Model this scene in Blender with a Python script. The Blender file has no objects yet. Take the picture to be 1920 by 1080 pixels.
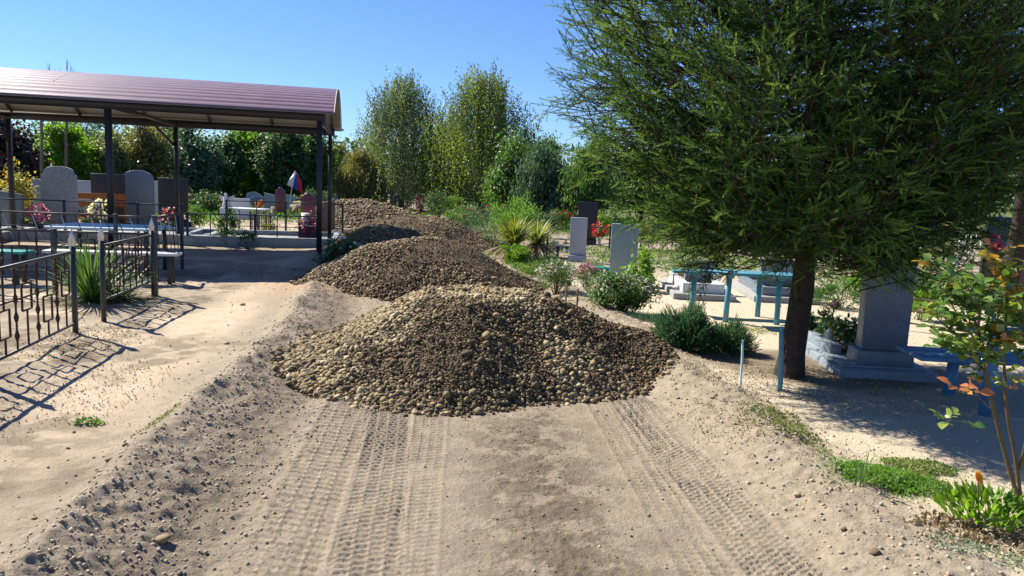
import bpy, math, random
import numpy as np
from mathutils import Vector, Matrix
R_ = math.radians
# ---------------------------------------------------------------- camera
FPX, EYE = 1400.0, 1.6
PITCH, ROLL = math.atan(195/FPX), 0.042
cF = np.array([0, math.cos(PITCH), -math.sin(PITCH)]); _u0 = np.array([0, math.sin(PITCH), math.cos(PITCH)]); _r0 = np.array([1., 0, 0])
cR = math.cos(ROLL)*_r0+math.sin(ROLL)*_u0
cU = -math.sin(ROLL)*_r0+math.cos(ROLL)*_u0
scene = bpy.context.scene
C = scene.collection
cam = bpy.data.objects.new('camera', bpy.data.cameras.new('camera'))
C.objects.link(cam); scene.camera = cam
cam.data.lens = 36*FPX/1920; cam.data.sensor_width = 36; cam.data.clip_end = 3000; cam.data.clip_start = 0.05
cam.matrix_world = Matrix(((cR[0], cU[0], -cF[0], 0), (cR[1], cU[1], -cF[1], 0), (cR[2], cU[2], -cF[2], EYE), (0, 0, 0, 1)))
# ---------------------------------------------------------------- sky and sun
SUN_DIR = Vector((-0.84, 0.54, 0.93)).normalized()        # towards the sun
sun_el = math.asin(SUN_DIR.z); sun_az = math.atan2(SUN_DIR.x, SUN_DIR.y)
w = bpy.data.worlds.new('World'); scene.world = w; w.use_nodes = True
nt = w.node_tree; bg = nt.nodes['Background']
sky = nt.nodes.new('ShaderNodeTexSky'); sky.sky_type = 'NISHITA'; sky.sun_disc = False
sky.sun_elevation = sun_el; sky.sun_rotation = sun_az
sky.air_density = 1.0; sky.dust_density = 0.0; sky.ozone_density = 4.0; sky.altitude = 0
hz = nt.nodes.new('ShaderNodeMixRGB'); hz.blend_type = 'MULTIPLY'; hz.inputs[0].default_value = 1; hz.inputs[2].default_value = (.50, .64, .92, 1)
nt.links.new(sky.outputs[0], hz.inputs[1]); nt.links.new(hz.outputs[0], bg.inputs[0]); bg.inputs[1].default_value = 0.08
sl = bpy.data.lights.new('sun', 'SUN'); sl.energy = 5.0; sl.angle = R_(0.5); sl.color = (1, 0.93, 0.80)
so = bpy.data.objects.new('sun', sl); C.objects.link(so)
so.rotation_euler = SUN_DIR.to_track_quat('Z', 'Y').to_euler()
scene.view_settings.view_transform = 'Standard'; scene.view_settings.look = 'None'
scene.view_settings.exposure = 1.1; scene.view_settings.gamma = 1
rng = np.random.default_rng(7)
random.seed(7)

# ---------------------------------------------------------------- helpers
def at(px, py, z=0.0):
    """ground point (height z) that the photograph shows at a pixel"""
    d = cF*FPX+(px-960)*cR-(py-540)*cU
    return np.array([0, 0, EYE])+d*(z-EYE)/d[2]
def atY(px, py, Y):
    d = cF*FPX+(px-960)*cR-(py-540)*cU
    return np.array([0, 0, EYE])+d*Y/d[1]
def tag(o, label=None, cat=None, group=None, kind=None):
    if label: o['label'] = label
    if cat: o['category'] = cat
    if group: o['group'] = group
    if kind: o['kind'] = kind
    return o
def empty(name, loc, rz=0, label=None, cat=None, group=None):
    o = bpy.data.objects.new(name, None); C.objects.link(o)
    o.location = Vector([float(v) for v in loc]); o.rotation_euler = (0, 0, rz); o.empty_display_size = .1
    return tag(o, label, cat, group)

def rampmix(ntr, fac, cols):
    r = ntr.nodes.new('ShaderNodeValToRGB'); e = r.color_ramp.elements
    n = len(cols)
    e[0].position = 0; e[0].color = (*cols[0], 1); e[1].position = 1; e[1].color = (*cols[-1], 1)
    for i in range(1, n-1):
        x = e.new(i/(n-1)); x.color = (*cols[i], 1)
    ntr.links.new(fac, r.inputs[0]); return r.outputs[0]
def pmat(name, c1, c2=None, scale=8, rough=.8, bump=0.0, bscale=None, metal=0, spec=.3, detail=6, tint=False):
    m = bpy.data.materials.new(name); m.use_nodes = True; t = m.node_tree; b = t.nodes['Principled BSDF']
    b.inputs['Roughness'].default_value = rough; b.inputs['Metallic'].default_value = metal
    b.inputs['Specular IOR Level'].default_value = spec
    c2 = c2 or tuple(v*.75 for v in c1)
    tc = t.nodes.new('ShaderNodeTexCoord')
    n = t.nodes.new('ShaderNodeTexNoise'); n.inputs['Scale'].default_value = scale; n.inputs['Detail'].default_value = detail
    n.inputs['Roughness'].default_value = .65
    t.links.new(tc.outputs['Object'], n.inputs['Vector'])
    mr = t.nodes.new('ShaderNodeMapRange'); mr.inputs[1].default_value = .32; mr.inputs[2].default_value = .68
    t.links.new(n.outputs[0], mr.inputs[0])
    col = rampmix(t, mr.outputs[0], [c1, c2])
    if tint:
        a = t.nodes.new('ShaderNodeAttribute'); a.attribute_name = 'tint'
        hs = t.nodes.new('ShaderNodeMixRGB'); hs.blend_type = 'MULTIPLY'; hs.inputs[0].default_value = 1
        g = rampmix(t, a.outputs['Fac'], [(.55, .55, .55), (1, 1, 1)])
        t.links.new(col, hs.inputs[1]); t.links.new(g, hs.inputs[2]); col = hs.outputs[0]
    t.links.new(col, b.inputs['Base Color'])
    if bump:
        n2 = t.nodes.new('ShaderNodeTexNoise'); n2.inputs['Scale'].default_value = bscale or scale*4; n2.inputs['Detail'].default_value = 5
        t.links.new(tc.outputs['Object'], n2.inputs['Vector'])
        bp = t.nodes.new('ShaderNodeBump'); bp.inputs['Strength'].default_value = 1; bp.inputs['Distance'].default_value = bump
        t.links.new(n2.outputs[0], bp.inputs['Height']); t.links.new(bp.outputs[0], b.inputs['Normal'])
    return m
def leafmat(name, cols, trans=.35, rough=.5, spec=.35):
    m = bpy.data.materials.new(name); m.use_nodes = True; t = m.node_tree; b = t.nodes['Principled BSDF']
    b.inputs['Roughness'].default_value = rough; b.inputs['Specular IOR Level'].default_value = spec
    if name in ('mid_green_leaves', 'dark_green_leaves', 'blue_green_leaves', 'olive_leaves', 'dry_olive_leaves'): cols = [tuple(v*1.6 for v in c) for c in cols]
    a = t.nodes.new('ShaderNodeAttribute'); a.attribute_name = 'tint'
    col = rampmix(t, a.outputs['Fac'], cols)
    t.links.new(col, b.inputs['Base Color'])
    tr = t.nodes.new('ShaderNodeBsdfTranslucent')
    br = t.nodes.new('ShaderNodeMixRGB'); br.blend_type = 'MULTIPLY'; br.inputs[0].default_value = 1
    br.inputs[2].default_value = (1.5, 1.6, .7, 1); t.links.new(col, br.inputs[1]); t.links.new(br.outputs[0], tr.inputs[0])
    mx = t.nodes.new('ShaderNodeMixShader'); mx.inputs[0].default_value = trans
    t.links.new(b.outputs[0], mx.inputs[1]); t.links.new(tr.outputs[0], mx.inputs[2])
    t.links.new(mx.outputs[0], t.nodes['Material Output'].inputs[0])
    return m

class G:
    """collects geometry (numpy) for one mesh object"""
    def __init__(s): s.V = []; s.F = []; s.T = []; s.n = 0
    def add(s, V, F, t=0.5):
        V = np.asarray(V, float); F = np.asarray(F, int)
        s.V.append(V); s.F.append(F+s.n); s.n += len(V)
        s.T.append(np.broadcast_to(np.asarray(t, float), (len(F),)).copy()); return s
    def box(s, c, d, rz=0, top=None, t=.5):
        """box centred at c (x,y) with its bottom at c z; d = full sizes; top = scale of the top"""
        x, y, z = d[0]/2, d[1]/2, d[2]; k = top or (1, 1)
        V = np.array([[-x, -y, 0], [x, -y, 0], [x, y, 0], [-x, y, 0], [-x*k[0], -y*k[1], z], [x*k[0], -y*k[1], z], [x*k[0], y*k[1], z], [-x*k[0], y*k[1], z]])
        cc, ss = math.cos(rz), math.sin(rz)
        V = np.c_[V[:, 0]*cc-V[:, 1]*ss, V[:, 0]*ss+V[:, 1]*cc, V[:, 2]]+np.array(c)
        return s.add(V, [[0, 3, 2, 1], [4, 5, 6, 7], [0, 1, 5, 4], [1, 2, 6, 5], [2, 3, 7, 6], [3, 0, 4, 7]], t)
    def tube(s, pts, rad, n=6, cap=True, t=.5):
        P = np.asarray(pts, float); k = len(P); rad = np.broadcast_to(np.asarray(rad, float), (k,))
        T = np.gradient(P, axis=0); T /= np.linalg.norm(T, axis=1)[:, None]+1e-9
        ref = np.array([0, 0, 1.]) if abs(T[0, 2]) < .9 else np.array([1., 0, 0])
        A = np.cross(T, ref); A /= np.linalg.norm(A, axis=1)[:, None]+1e-9; B = np.cross(T, A)
        an = np.arange(n)*2*math.pi/n+(math.pi/4 if n == 4 else 0)
        V = (P[:, None]+rad[:, None, None]*(np.cos(an)[None, :, None]*A[:, None]+np.sin(an)[None, :, None]*B[:, None])).reshape(-1, 3)
        i = np.arange(k-1)[:, None]*n; j = np.arange(n)[None]; j2 = (j+1) % n
        F = np.stack([i+j, i+n+j, i+n+j2, i+j2], -1).reshape(-1, 4)
        s.add(V, F, t)
        if cap and n == 4:
            s.F.append(np.array([[0, 1, 2, 3]])+s.n-len(V)); s.T.append(np.array([t]))
            s.F.append(np.array([[3, 2, 1, 0]])+s.n-n); s.T.append(np.array([t]))
        elif cap:
            for o_, rv in ((s.n-len(V), 1), (s.n-n, -1)):
                idx = np.arange(n)[::rv]
                s.F.append((idx+o_)[None]); s.T.append(np.array([t]))
        return s
    def bar(s, a, b, w, h=None):
        """square bar a->b"""
        return s.tube([a, b], (w/2)*1.414, 4)
    def prism(s, outline, y0, y1, t=.5):
        """outline in (x,z), extruded along y"""
        O = np.asarray(outline, float); n = len(O)
        V = np.r_[np.c_[O[:, 0], np.full(n, y0), O[:, 1]], np.c_[O[:, 0], np.full(n, y1), O[:, 1]]]
        s.add(V, [[i, (i+1) % n, (i+1) % n+n, i+n] for i in range(n)], t)
        b = s.n-len(V)
        s.F.append((np.arange(n)[::-1]+b)[None]); s.F.append((np.arange(n)+n+b)[None]); s.T += [np.array([t])]*2
        return s
    def lathe(s, prof, c=(0, 0, 0), n=12, t=.5):
        p = np.asarray(prof, float); an = np.arange(n)*2*math.pi/n
        V = np.stack([p[:, 0, None]*np.cos(an), p[:, 0, None]*np.sin(an), np.repeat(p[:, 1, None], n, 1)], -1).reshape(-1, 3)+np.array(c)
        i = np.arange(len(p)-1)[:, None]*n; j = np.arange(n)[None]; j2 = (j+1) % n
        return s.add(V, np.stack([i+j, i+j2, i+n+j2, i+n+j], -1).reshape(-1, 4), t)
    def obj(s, name, mat, parent=None, smooth=False, bevel=0, loc=None, tint=True):
        V = np.concatenate(s.V); me = bpy.data.meshes.new(name)
        me.vertices.add(len(V)); me.vertices.foreach_set('co', V.astype(np.float32).ravel())
        loops = np.concatenate([f.ravel() for f in s.F]); tot = np.concatenate([np.full(len(f), f.shape[1]) for f in s.F])
        me.loops.add(len(loops)); me.loops.foreach_set('vertex_index', loops.astype(np.int32))
        me.polygons.add(len(tot)); st = np.r_[0, np.cumsum(tot)[:-1]]
        me.polygons.foreach_set('loop_start', st.astype(np.int32))
        me.update(calc_edges=True)
        if tint:
            a = me.attributes.new('tint', 'FLOAT', 'FACE'); a.data.foreach_set('value', np.concatenate(s.T).astype(np.float32))
        if smooth: me.polygons.foreach_set('use_smooth', np.ones(len(tot), bool))
        me.materials.append(mat)
        o = bpy.data.objects.new(name, me); C.objects.link(o)
        if parent: o.parent = parent
        if loc is not None: o.location = Vector([float(v) for v in loc])
        if bevel:
            b = o.modifiers.new('bevel', 'BEVEL'); b.width = bevel; b.segments = 2; b.limit_method = 'ANGLE'
        return o

def unit(v): return v/(np.linalg.norm(v, axis=-1, keepdims=True)+1e-9)
def inst(T, TF, pos, d, scale, roll=None, up=None):
    """copies of template (axis +z) to pos, axis along d; up = preferred normal (template +y)"""
    n = len(pos); d = unit(d)
    if up is None: up = unit(rng.normal(size=(n, 3)))
    X = unit(np.cross(up, d)); Y = np.cross(d, X)
    scale = np.broadcast_to(np.asarray(scale, float), (n,)) if np.ndim(scale) < 2 else scale
    S = scale[:, None, None] if scale.ndim == 1 else scale[:, None, :]
    L = T[None]*S
    V = pos[:, None]+L[..., :1]*X[:, None]+L[..., 1:2]*Y[:, None]+L[..., 2:]*d[:, None]
    F = (TF[None]+(np.arange(n)*len(T))[:, None, None]).reshape(-1, TF.shape[1])
    return V.reshape(-1, 3), F
LEAF4 = np.array([[0, 0, 0], [.5, .08, .45], [0, 0, 1], [-.5, .08, .45]]); LEAF4F = np.array([[0, 1, 2, 3]])
def bigleaf():
    zs = np.array([0, .12, .35, .6, .82, 1.]); ws = np.array([0.02, .3, .5, .45, .25, 0.0])
    V = []
    for z, w_ in zip(zs, ws):
        b = -.25*(z-.3)**2
        V += [[-w_, .12*w_*2+b, z], [0, b, z], [w_, .12*w_*2+b, z]]
    F = []
    for i in range(5):
        a = i*3; F += [[a, a+1, a+4, a+3], [a+1, a+2, a+5, a+4]]
    return np.array(V), np.array(F)
BLEAF, BLEAFF = bigleaf()
def sph(n):
    return unit(rng.normal(size=(n, 3)))
def noise2(x, y, s, seed=0):
    """value noise, period-free, numpy"""
    x = x*s+seed*17.3; y = y*s-seed*9.7
    xi = np.floor(x).astype(np.int64); yi = np.floor(y).astype(np.int64); fx = x-xi; fy = y-yi
    fx = fx*fx*(3-2*fx); fy = fy*fy*(3-2*fy)
    def h(a, b):
        v = (a*374761393+b*668265263+seed*974711) & 0x7fffffff
        v = ((v ^ (v >> 13))*1274126177) & 0x7fffffff
        return ((v ^ (v >> 16)) & 0xffff)/65535.0
    return (h(xi, yi)*(1-fx)+h(xi+1, yi)*fx)*(1-fy)+(h(xi, yi+1)*(1-fx)+h(xi+1, yi+1)*fx)*fy
def fbm(x, y, s, o=4, seed=0):
    v = 0; a = .5
    for i in range(o): v = v+a*(noise2(x, y, s*2**i, seed+i)-.5); a *= .55
    return v
def sst(a, b, x):
    t = np.clip((x-a)/(b-a), 0, 1); return t*t*(3-2*t)
def gauss(x, s): return np.exp(-(x/s)**2)

# ---------------------------------------------------------------- terrain
def road_c(y):
    return np.where(y < 8, .2-.1*(y-3), -.3-.19*(y-8))
def ground_h(x, y, fine=True):
    """height of the terrain"""
    x = np.asarray(x, float); y = np.asarray(y, float)
    c = road_c(y); r = x-c
    w1 = .1*fbm(x*0, y, .8, 3, 5)
    on = sst(-1.2, -.9, r-0)*(1-sst(1.15, 1.4, r))*(1-sst(45, 55, y))
    h = -.04*sst(-1.45, -1.0, r)*(1-sst(1.2, 1.5, r))
    lb = r+2.02+w1*1.2
    h = h+(.15*np.where(lb < 0, gauss(lb, .17), np.clip(1-lb/.42, 0, 1)**1.2))*(1-sst(9.5, 12, y))*(1+1.2*fbm(x, y, 1.7, 3, 8))
    h = h-.035*gauss(r+1.42, .16)*(1-sst(10, 12, y))
    rb = r-1.72+w1
    h = h+.08*gauss(rb, .3)*(1-sst(11, 14, y))*(1+1.6*fbm(x, y, 1.5, 3, 11))
    h = h+.28*gauss(x+3.3-.1*(y-14), .8)*gauss(y-15.5, 2.3)
    h = h+.10*fbm(x, y, .35, 3, 3)*sst(3, 9, np.abs(r))
    if fine:
        rough = np.clip(gauss(lb-.08, .36)+.8*gauss(rb, .5)+.45*gauss(r+1.4, .3), 0, 1)*(1-sst(12, 16, y))
        lft = (1-sst(-2.9, -2.5, r))
        h = h+rough*(.07*fbm(x, y, 7, 4, 21)+.045*np.abs(fbm(x, y, 13, 4, 23))+.035*np.clip(fbm(x, y, 26, 2, 31), 0, 1))
        h = h+(.012+.012*lft)*fbm(x, y, 5, 4, 41)
        # trampled soil inside the plots on the left
        plot = sst(0, .3, -3.2-x-.1*(y-6)+.5*fbm(x, y, .9, 2, 77))*(1-sst(11, 13, y))
        h = h+plot*.05*fbm(x, y, 4.5, 4, 51)
        # tyre tracks pressed into the road
        mid = gauss(r-.05, .42)
        h = h+mid*(.03*fbm(x, y, 9, 4, 61)+.022*np.abs(fbm(x, y, 22, 3, 63)))
        for (c0, wid, pu, pv, dep, sk, sl_) in ((-1.13, .17, .085, .062, .012, .35, .01), (-.80, .15, .07, .05, .011, -.2, -.022), (-.55, .10, .055, .045, .007, .1, .03), (-.95, .09, .045, .04, .003, .8, .05),
                                           (.74, .12, .07, .045, .007, .5, .03), (1.05, .17, .065, .042, .008, -.6, -.015), (.92, .14, .09, .055, .005, .3, .04)):
            q = r-c0-sl_*(y-4)+.045*fbm(x*0+c0*9, y, .7, 3, 90)
            m = sst(wid+.02, wid-.02, np.abs(q))
            iu = np.floor(q/pu); fu = np.abs(q/pu-iu-.5)*2
            yy = y+np.where(iu % 2 == 0, 0, pv*.5)+q*sk
            iv = yy/pv; fv = np.abs(iv-np.floor(iv)-.5)*2
            line = np.maximum(.55*sst(.72, .92, fu), sst(.62, .86, fv))
            wear = np.clip(.7+1.9*fbm(x, y, 1.9, 4, 95), 0.0, 1.1)
            h = h+m*(line*dep*1.3*wear-dep*.6)+.004*wear*gauss(np.abs(q)-wid-.015, .015)
    return h
def gz(x, y): return float(ground_h(np.array([x]), np.array([y]), False)[0])
def P(px, py, dz=0.0):
    """ground point under a pixel, on the relief"""
    p = at(px, py)
    for _ in range(3): p = at(px, py, gz(p[0], p[1]))
    p[2] += dz; return p

ny = 1050
ys = np.r_[np.geomspace(1.3, 60, ny), np.geomspace(61.5, 1500, 50)]
sx = np.sinh(np.linspace(-1.35, 1.35, 720))*.75
YY, SX = np.meshgrid(ys, sx, indexing='ij'); XX = SX*(YY+1.2)
ZZ = ground_h(XX, YY)
# the near road has its own finer grid, so that the tyre treads stay crisp
Y2, R2 = np.meshgrid(np.arange(1.9, 7.4, .0075), np.arange(-1.36, 1.361, .0075), indexing='ij')
X2 = R2+road_c(Y2); Z2 = ground_h(X2, Y2)+.001
def zones(XX, YY):
    rr = XX-road_c(YY)
    sand = np.clip(sst(-2.2, -2.75, rr+.35*fbm(XX, YY, 1.1, 3, 2))*(1-.55*sst(.0, .3, fbm(XX, YY, .7, 3, 14)+.02)), 0, 1)
    plot = sst(0, .4, -3.2-XX-.1*(YY-6)+.6*fbm(XX, YY, .9, 2, 77))
    sand = sand*(1-.85*plot*sst(-.2, .04, fbm(XX, YY, 2.2, 4, 19)))
    reddish = gauss((XX+2.9)/.8, 1)*gauss((YY-11.3)/1.2, 1)
    damp = gauss(rr-.12, .45)*sst(-.22, .02, fbm(XX, YY, 1.3, 4, 4)+.05)*(YY < 8)+.7*sst(.02, .16, fbm(XX, YY, .8, 4, 9))*gauss(XX+2.9, .7)*(1-sst(8, 10, YY))
    damp = damp*(.35+.65*sst(-.06, .06, fbm(XX, YY, 7, 4, 43)))
    damp = damp+.55*gauss(XX+2.45, .45)*gauss(YY-3.6, .35)*sst(-.1, .1, fbm(XX, YY, 2, 3, 44))+.75*plot*sst(-.02, .12, fbm(XX, YY, 3, 4, 46))*(YY < 12)
    damp = np.clip(damp+.55*gauss(rr+1.6, .22)*(YY < 11), 0, 1)  # plus a darker strip along the road-side slope of the left ridge
    path = sst(1.75, 2.15, rr+.25*fbm(XX, YY, 1.3, 3, 6))*(1-sst(12.5, 16, YY))
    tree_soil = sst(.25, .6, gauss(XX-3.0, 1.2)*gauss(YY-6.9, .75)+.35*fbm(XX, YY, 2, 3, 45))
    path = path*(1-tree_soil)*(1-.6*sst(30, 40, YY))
    green = sst(22, 30, YY+2*fbm(XX, YY, .3, 3, 7))*sst(2.5, 5, np.abs(rr))
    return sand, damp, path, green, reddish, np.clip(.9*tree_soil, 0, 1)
gm = bpy.data.materials.new('earth'); gm.use_nodes = True; t = gm.node_tree; b = t.nodes['Principled BSDF']
b.inputs['Roughness'].default_value = .95; b.inputs['Specular IOR Level'].default_value = .12
tc = t.nodes.new('ShaderNodeTexCoord')
def nz(scale, det=6, ro=.6):
    n = t.nodes.new('ShaderNodeTexNoise'); n.inputs['Scale'].default_value = scale; n.inputs['Detail'].default_value = det; n.inputs['Roughness'].default_value = ro
    t.links.new(tc.outputs['Object'], n.inputs['Vector'])
    mr = t.nodes.new('ShaderNodeMapRange'); mr.inputs[1].default_value = .3; mr.inputs[2].default_value = .7; t.links.new(n.outputs[0], mr.inputs[0]); return mr.outputs[0]
def mixc(f, a_, b_):
    m = t.nodes.new('ShaderNodeMixRGB'); t.links.new(f, m.inputs[0]); t.links.new(a_, m.inputs[1]); t.links.new(b_, m.inputs[2]); return m.outputs[0]
za = t.nodes.new('ShaderNodeAttribute'); za.attribute_name = 'zone'
sep = t.nodes.new('ShaderNodeSeparateColor'); t.links.new(za.outputs['Color'], sep.inputs[0])
zb = t.nodes.new('ShaderNodeAttribute'); zb.attribute_name = 'zone_b'
sepb = t.nodes.new('ShaderNodeSeparateColor'); t.links.new(zb.outputs['Color'], sepb.inputs[0])
road_col = rampmix(t, nz(14, 8, .7), [(.345, .29, .22), (.235, .19, .14)])
sand_col = rampmix(t, nz(5, 8, .7), [(.54, .44, .325), (.42, .335, .24)])
damp_col = rampmix(t, nz(20, 8, .8), [(.185, .145, .105), (.11, .088, .062)])
path_col = rampmix(t, nz(90, 3, .7), [(.64, .55, .41), (.36, .295, .21)])
green_col = rampmix(t, nz(3, 6, .7), [(.07, .10, .03), (.16, .15, .07)])
red_col = rampmix(t, nz(12, 6, .7), [(.33, .19, .11), (.45, .34, .22)])
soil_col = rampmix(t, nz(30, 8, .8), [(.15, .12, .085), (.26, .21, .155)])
col = mixc(sep.outputs[0], road_col, sand_col); col = mixc(sep.outputs[1], col, damp_col); col = mixc(sep.outputs[2], col, path_col)
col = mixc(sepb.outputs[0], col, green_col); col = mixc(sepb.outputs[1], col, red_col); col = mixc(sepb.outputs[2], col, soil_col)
t.links.new(col, b.inputs['Base Color'])
bn = t.nodes.new('ShaderNodeTexNoise'); bn.inputs['Scale'].default_value = 110; bn.inputs['Detail'].default_value = 6; bn.inputs['Roughness'].default_value = .75
t.links.new(tc.outputs['Object'], bn.inputs['Vector'])
bp = t.nodes.new('ShaderNodeBump'); bp.inputs['Distance'].default_value = .008; bp.inputs['Strength'].default_value = 1
t.links.new(bn.outputs[0], bp.inputs['Height'])
vo = t.nodes.new('ShaderNodeTexVoronoi'); vo.inputs['Scale'].default_value = 55; t.links.new(tc.outputs['Object'], vo.inputs['Vector'])
b2 = t.nodes.new('ShaderNodeBump'); b2.inputs['Distance'].default_value = .003; b2.invert = True
t.links.new(vo.outputs['Distance'], b2.inputs['Height']); t.links.new(bp.outputs[0], b2.inputs['Normal']); t.links.new(b2.outputs[0], b.inputs['Normal'])
def sheet(name, mask, extra=None):
    """faces of the terrain grid where mask holds"""
    nr, nc = XX.shape
    idx = np.arange(nr*nc).reshape(nr, nc)
    Q = np.stack([idx[:-1, :-1], idx[:-1, 1:], idx[1:, 1:], idx[1:, :-1]], -1)[mask]
    used, inv = np.unique(Q.ravel(), return_inverse=True)
    g = G(); VX, VY = XX.ravel()[used], YY.ravel()[used]
    g.add(np.c_[VX, VY, ZZ.ravel()[used]], inv.reshape(-1, 4))
    if extra:
        x_, y_, z_ = extra; id2 = np.arange(x_.size).reshape(x_.shape)
        g.add(np.c_[x_.ravel(), y_.ravel(), z_.ravel()], np.stack([id2[:-1, :-1], id2[:-1, 1:], id2[1:, 1:], id2[1:, :-1]], -1).reshape(-1, 4))
        VX = np.r_[VX, x_.ravel()]; VY = np.r_[VY, y_.ravel()]
    o = g.obj(name, gm, smooth=True, tint=False)
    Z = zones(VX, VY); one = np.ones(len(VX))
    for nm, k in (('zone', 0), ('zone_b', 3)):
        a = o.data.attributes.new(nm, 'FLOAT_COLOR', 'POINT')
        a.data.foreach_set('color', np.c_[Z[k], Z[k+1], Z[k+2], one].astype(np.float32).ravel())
    tag(o, kind='structure'); return o
rc = (XX-road_c(YY))[:-1, :-1]; yc = YY[:-1, :-1]
m_road = (np.abs(rc) < 1.35) & (yc < 60); m_near = (np.abs(rc) < 1.32) & (yc > 1.93) & (yc < 7.33)
m_path = (rc > 1.9) & (yc < 14) & (rc < 9)
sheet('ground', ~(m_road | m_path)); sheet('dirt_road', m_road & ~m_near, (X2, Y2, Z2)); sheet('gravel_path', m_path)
g = G(); far = 1600
g.add([[-far, -far, -.3], [far, -far, -.3], [far, far, -.3], [-far, far, -.3]], [[0, 1, 2, 3]])
o = g.obj('ground', gm, tint=False); tag(o, kind='structure')

# ---------------------------------------------------------------- stones
def ico(sub):
    import bmesh
    bm = bmesh.new(); bmesh.ops.create_icosphere(bm, subdivisions=sub, radius=1)
    V = np.array([v.co[:] for v in bm.verts]); F = np.array([[v.index for v in f.verts] for f in bm.faces]); bm.free(); return V, F
I1 = ico(1); I2 = ico(2)
def stones(g, pos, size, tpl=I1, flat=.6, ang=.22, tint=None):
    """pebbles of varied shape"""
    n = len(pos); V0, F0 = tpl; kinds = 10; which = rng.integers(0, kinds, n)
    for k in range(kinds):
        s_ = which == k
        if not s_.any(): continue
        V = V0*(1+ang*(rng.random(len(V0))[:, None]-.5)*2)
        m = s_.sum(); sc = size[s_][:, None]*np.c_[rng.uniform(.75, 1.25, m), rng.uniform(flat*.7, flat*1.3, m), rng.uniform(.7, 1.05, m)]
        d = unit(rng.normal(size=(m, 3))*np.array([1, 1, .35])); up = unit(rng.normal(size=(m, 3))*.5+np.array([0, 0, 1]))
        vv, ff = inst(V, F0, pos[s_], d, sc, up=up)
        tt = (rng.random(m) if tint is None else tint[s_])
        g.add(vv, ff, np.repeat(tt, len(F0)))
m_peb = leafmat('river_gravel', [(.10, .074, .042), (.14, .104, .058), (.195, .145, .078), (.26, .195, .10), (.34, .26, .14), (.46, .375, .23)], 0, .8, .25)
m_peb_d = pmat('heap_soil', (.15, .11, .064), (.09, .064, .038), 30, .95, .01, 90)
m_clod = leafmat('soil_clods', [(.24, .19, .14), (.31, .25, .18), (.37, .30, .22), (.46, .39, .29)], 0, .95, .1)
def heap_h(x, y, hp):
    cx, cy, a, b_, H, sd = hp
    dx, dy = x-cx, y-cy; th = np.arctan2(dy/b_, dx/a)
    rad = np.hypot(dx/a, dy/b_)/(1+.07*np.sin(2*th+sd)+.05*np.sin(3*th+2*sd)+.03*np.sin(7*th+sd))
    v = 1.13*(1-rad)
    v = 1.16*v; v = np.where(v > .62, .62+.30*np.tanh((v-.62)/.30), v)
    return H*v*(1+.25*fbm(x, y, 1.1, 3, int(sd*10)))+.05*fbm(x, y, 6, 4, 5)+.11*fbm(x, y, 2.0, 3, 15)*np.clip(v*3, 0, 1)
def heap(hp, n, smin, smax, label, tpl=I1, earth=None):
    cx, cy, a, b_, H, sd = hp
    root = empty('gravel_heap', (cx, cy, gz(cx, cy)), 0, label, 'gravel heap', 'heaps of river gravel tipped along the dirt road')
    zc = gz(cx, cy)
    k = 150; gx, gy = np.meshgrid(np.linspace(-1.12, 1.12, k)*a, np.linspace(-1.12, 1.12, k)*b_)
    base = ground_h(gx+cx, gy+cy, False)
    z = np.maximum(base+heap_h(gx+cx, gy+cy, hp), base-.12)-zc-.014
    idx = np.arange(k*k).reshape(k, k)
    G().add(np.c_[gx.ravel(), gy.ravel(), z.ravel()], np.stack([idx[:-1, :-1], idx[:-1, 1:], idx[1:, 1:], idx[1:, :-1]], -1).reshape(-1, 4)).obj('soil_core', m_peb_d, root, smooth=True)
    x = rng.uniform(-1.1, 1.1, n*2)*a; y = rng.uniform(-1.1, 1.1, n*2)*b_
    hh = heap_h(x+cx, y+cy, hp); ok = (hh > -.03*(rng.random(len(x))**2)*2) 
    fineness = np.zeros_like(x)
    if earth:   # patches where fine soil covers the stones
        e = fbm(x+cx, y+cy, 1.2, 3, earth)+.16*sst(.1, .9, x/a)-.02
        fineness = sst(.0, .14, e)
    ok &= rng.random(len(x)) > .15*fineness
    x, y, hh, fineness = x[ok][:n], y[ok][:n], hh[ok][:n], fineness[ok][:n]
    sz = smin+(smax-smin)*rng.random(len(x))**2.6
    sz = sz*(1-.40*fineness)
    lo = sst(.30, .0, hh)          # big stones roll to the foot
    sz = sz*(1+.25*lo); bigs = rng.random(len(x)) < .006; sz[bigs] = smax*rng.uniform(.9, 1.45, bigs.sum())
    zz = ground_h(x+cx, y+cy, False)+np.maximum(hh, 0)-zc+sz*rng.uniform(-.05, .7, len(x))+.001
    dry = fbm(x+cx, y+cy, 1.0, 3, 33)+.16*sst(.25, -.8, x/a)+.10*sst(.75, .98, hh/H)-.03  # stones paler in patches, towards the left flank and on the crest
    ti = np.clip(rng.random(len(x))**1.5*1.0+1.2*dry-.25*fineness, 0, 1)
    g = G(); big = (sz > .017) & (cy < 9); pz = np.c_[x, y, zz]
    stones(g, pz[~big], sz[~big], tpl, .65, .3, ti[~big])
    if big.any(): stones(g, pz[big], sz[big], I2, .62, .2, ti[big])
    o = g.obj('stones', m_peb, root, smooth=True); tag(o, kind='stuff')
    return root
heap((-.28, 6.85, 1.66, 1.70, .70, .7), 74000, .005, .0265, 'nearest and biggest-looking gravel heap filling the road', I1, 7)
heap((-1.35, 11.7, 1.80, 1.85, .80, 2.1), 30000, .007, .026, 'second gravel heap, just behind the nearest one, with the canopy shadow on it', I1, 9)
heap((-2.45, 18.7, 2.35, 3.4, .76, 3.9), 20000, .009, .030, 'third gravel heap, a rounded sunlit one behind the heap with the canopy shadow', ico(1), 3)
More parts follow.
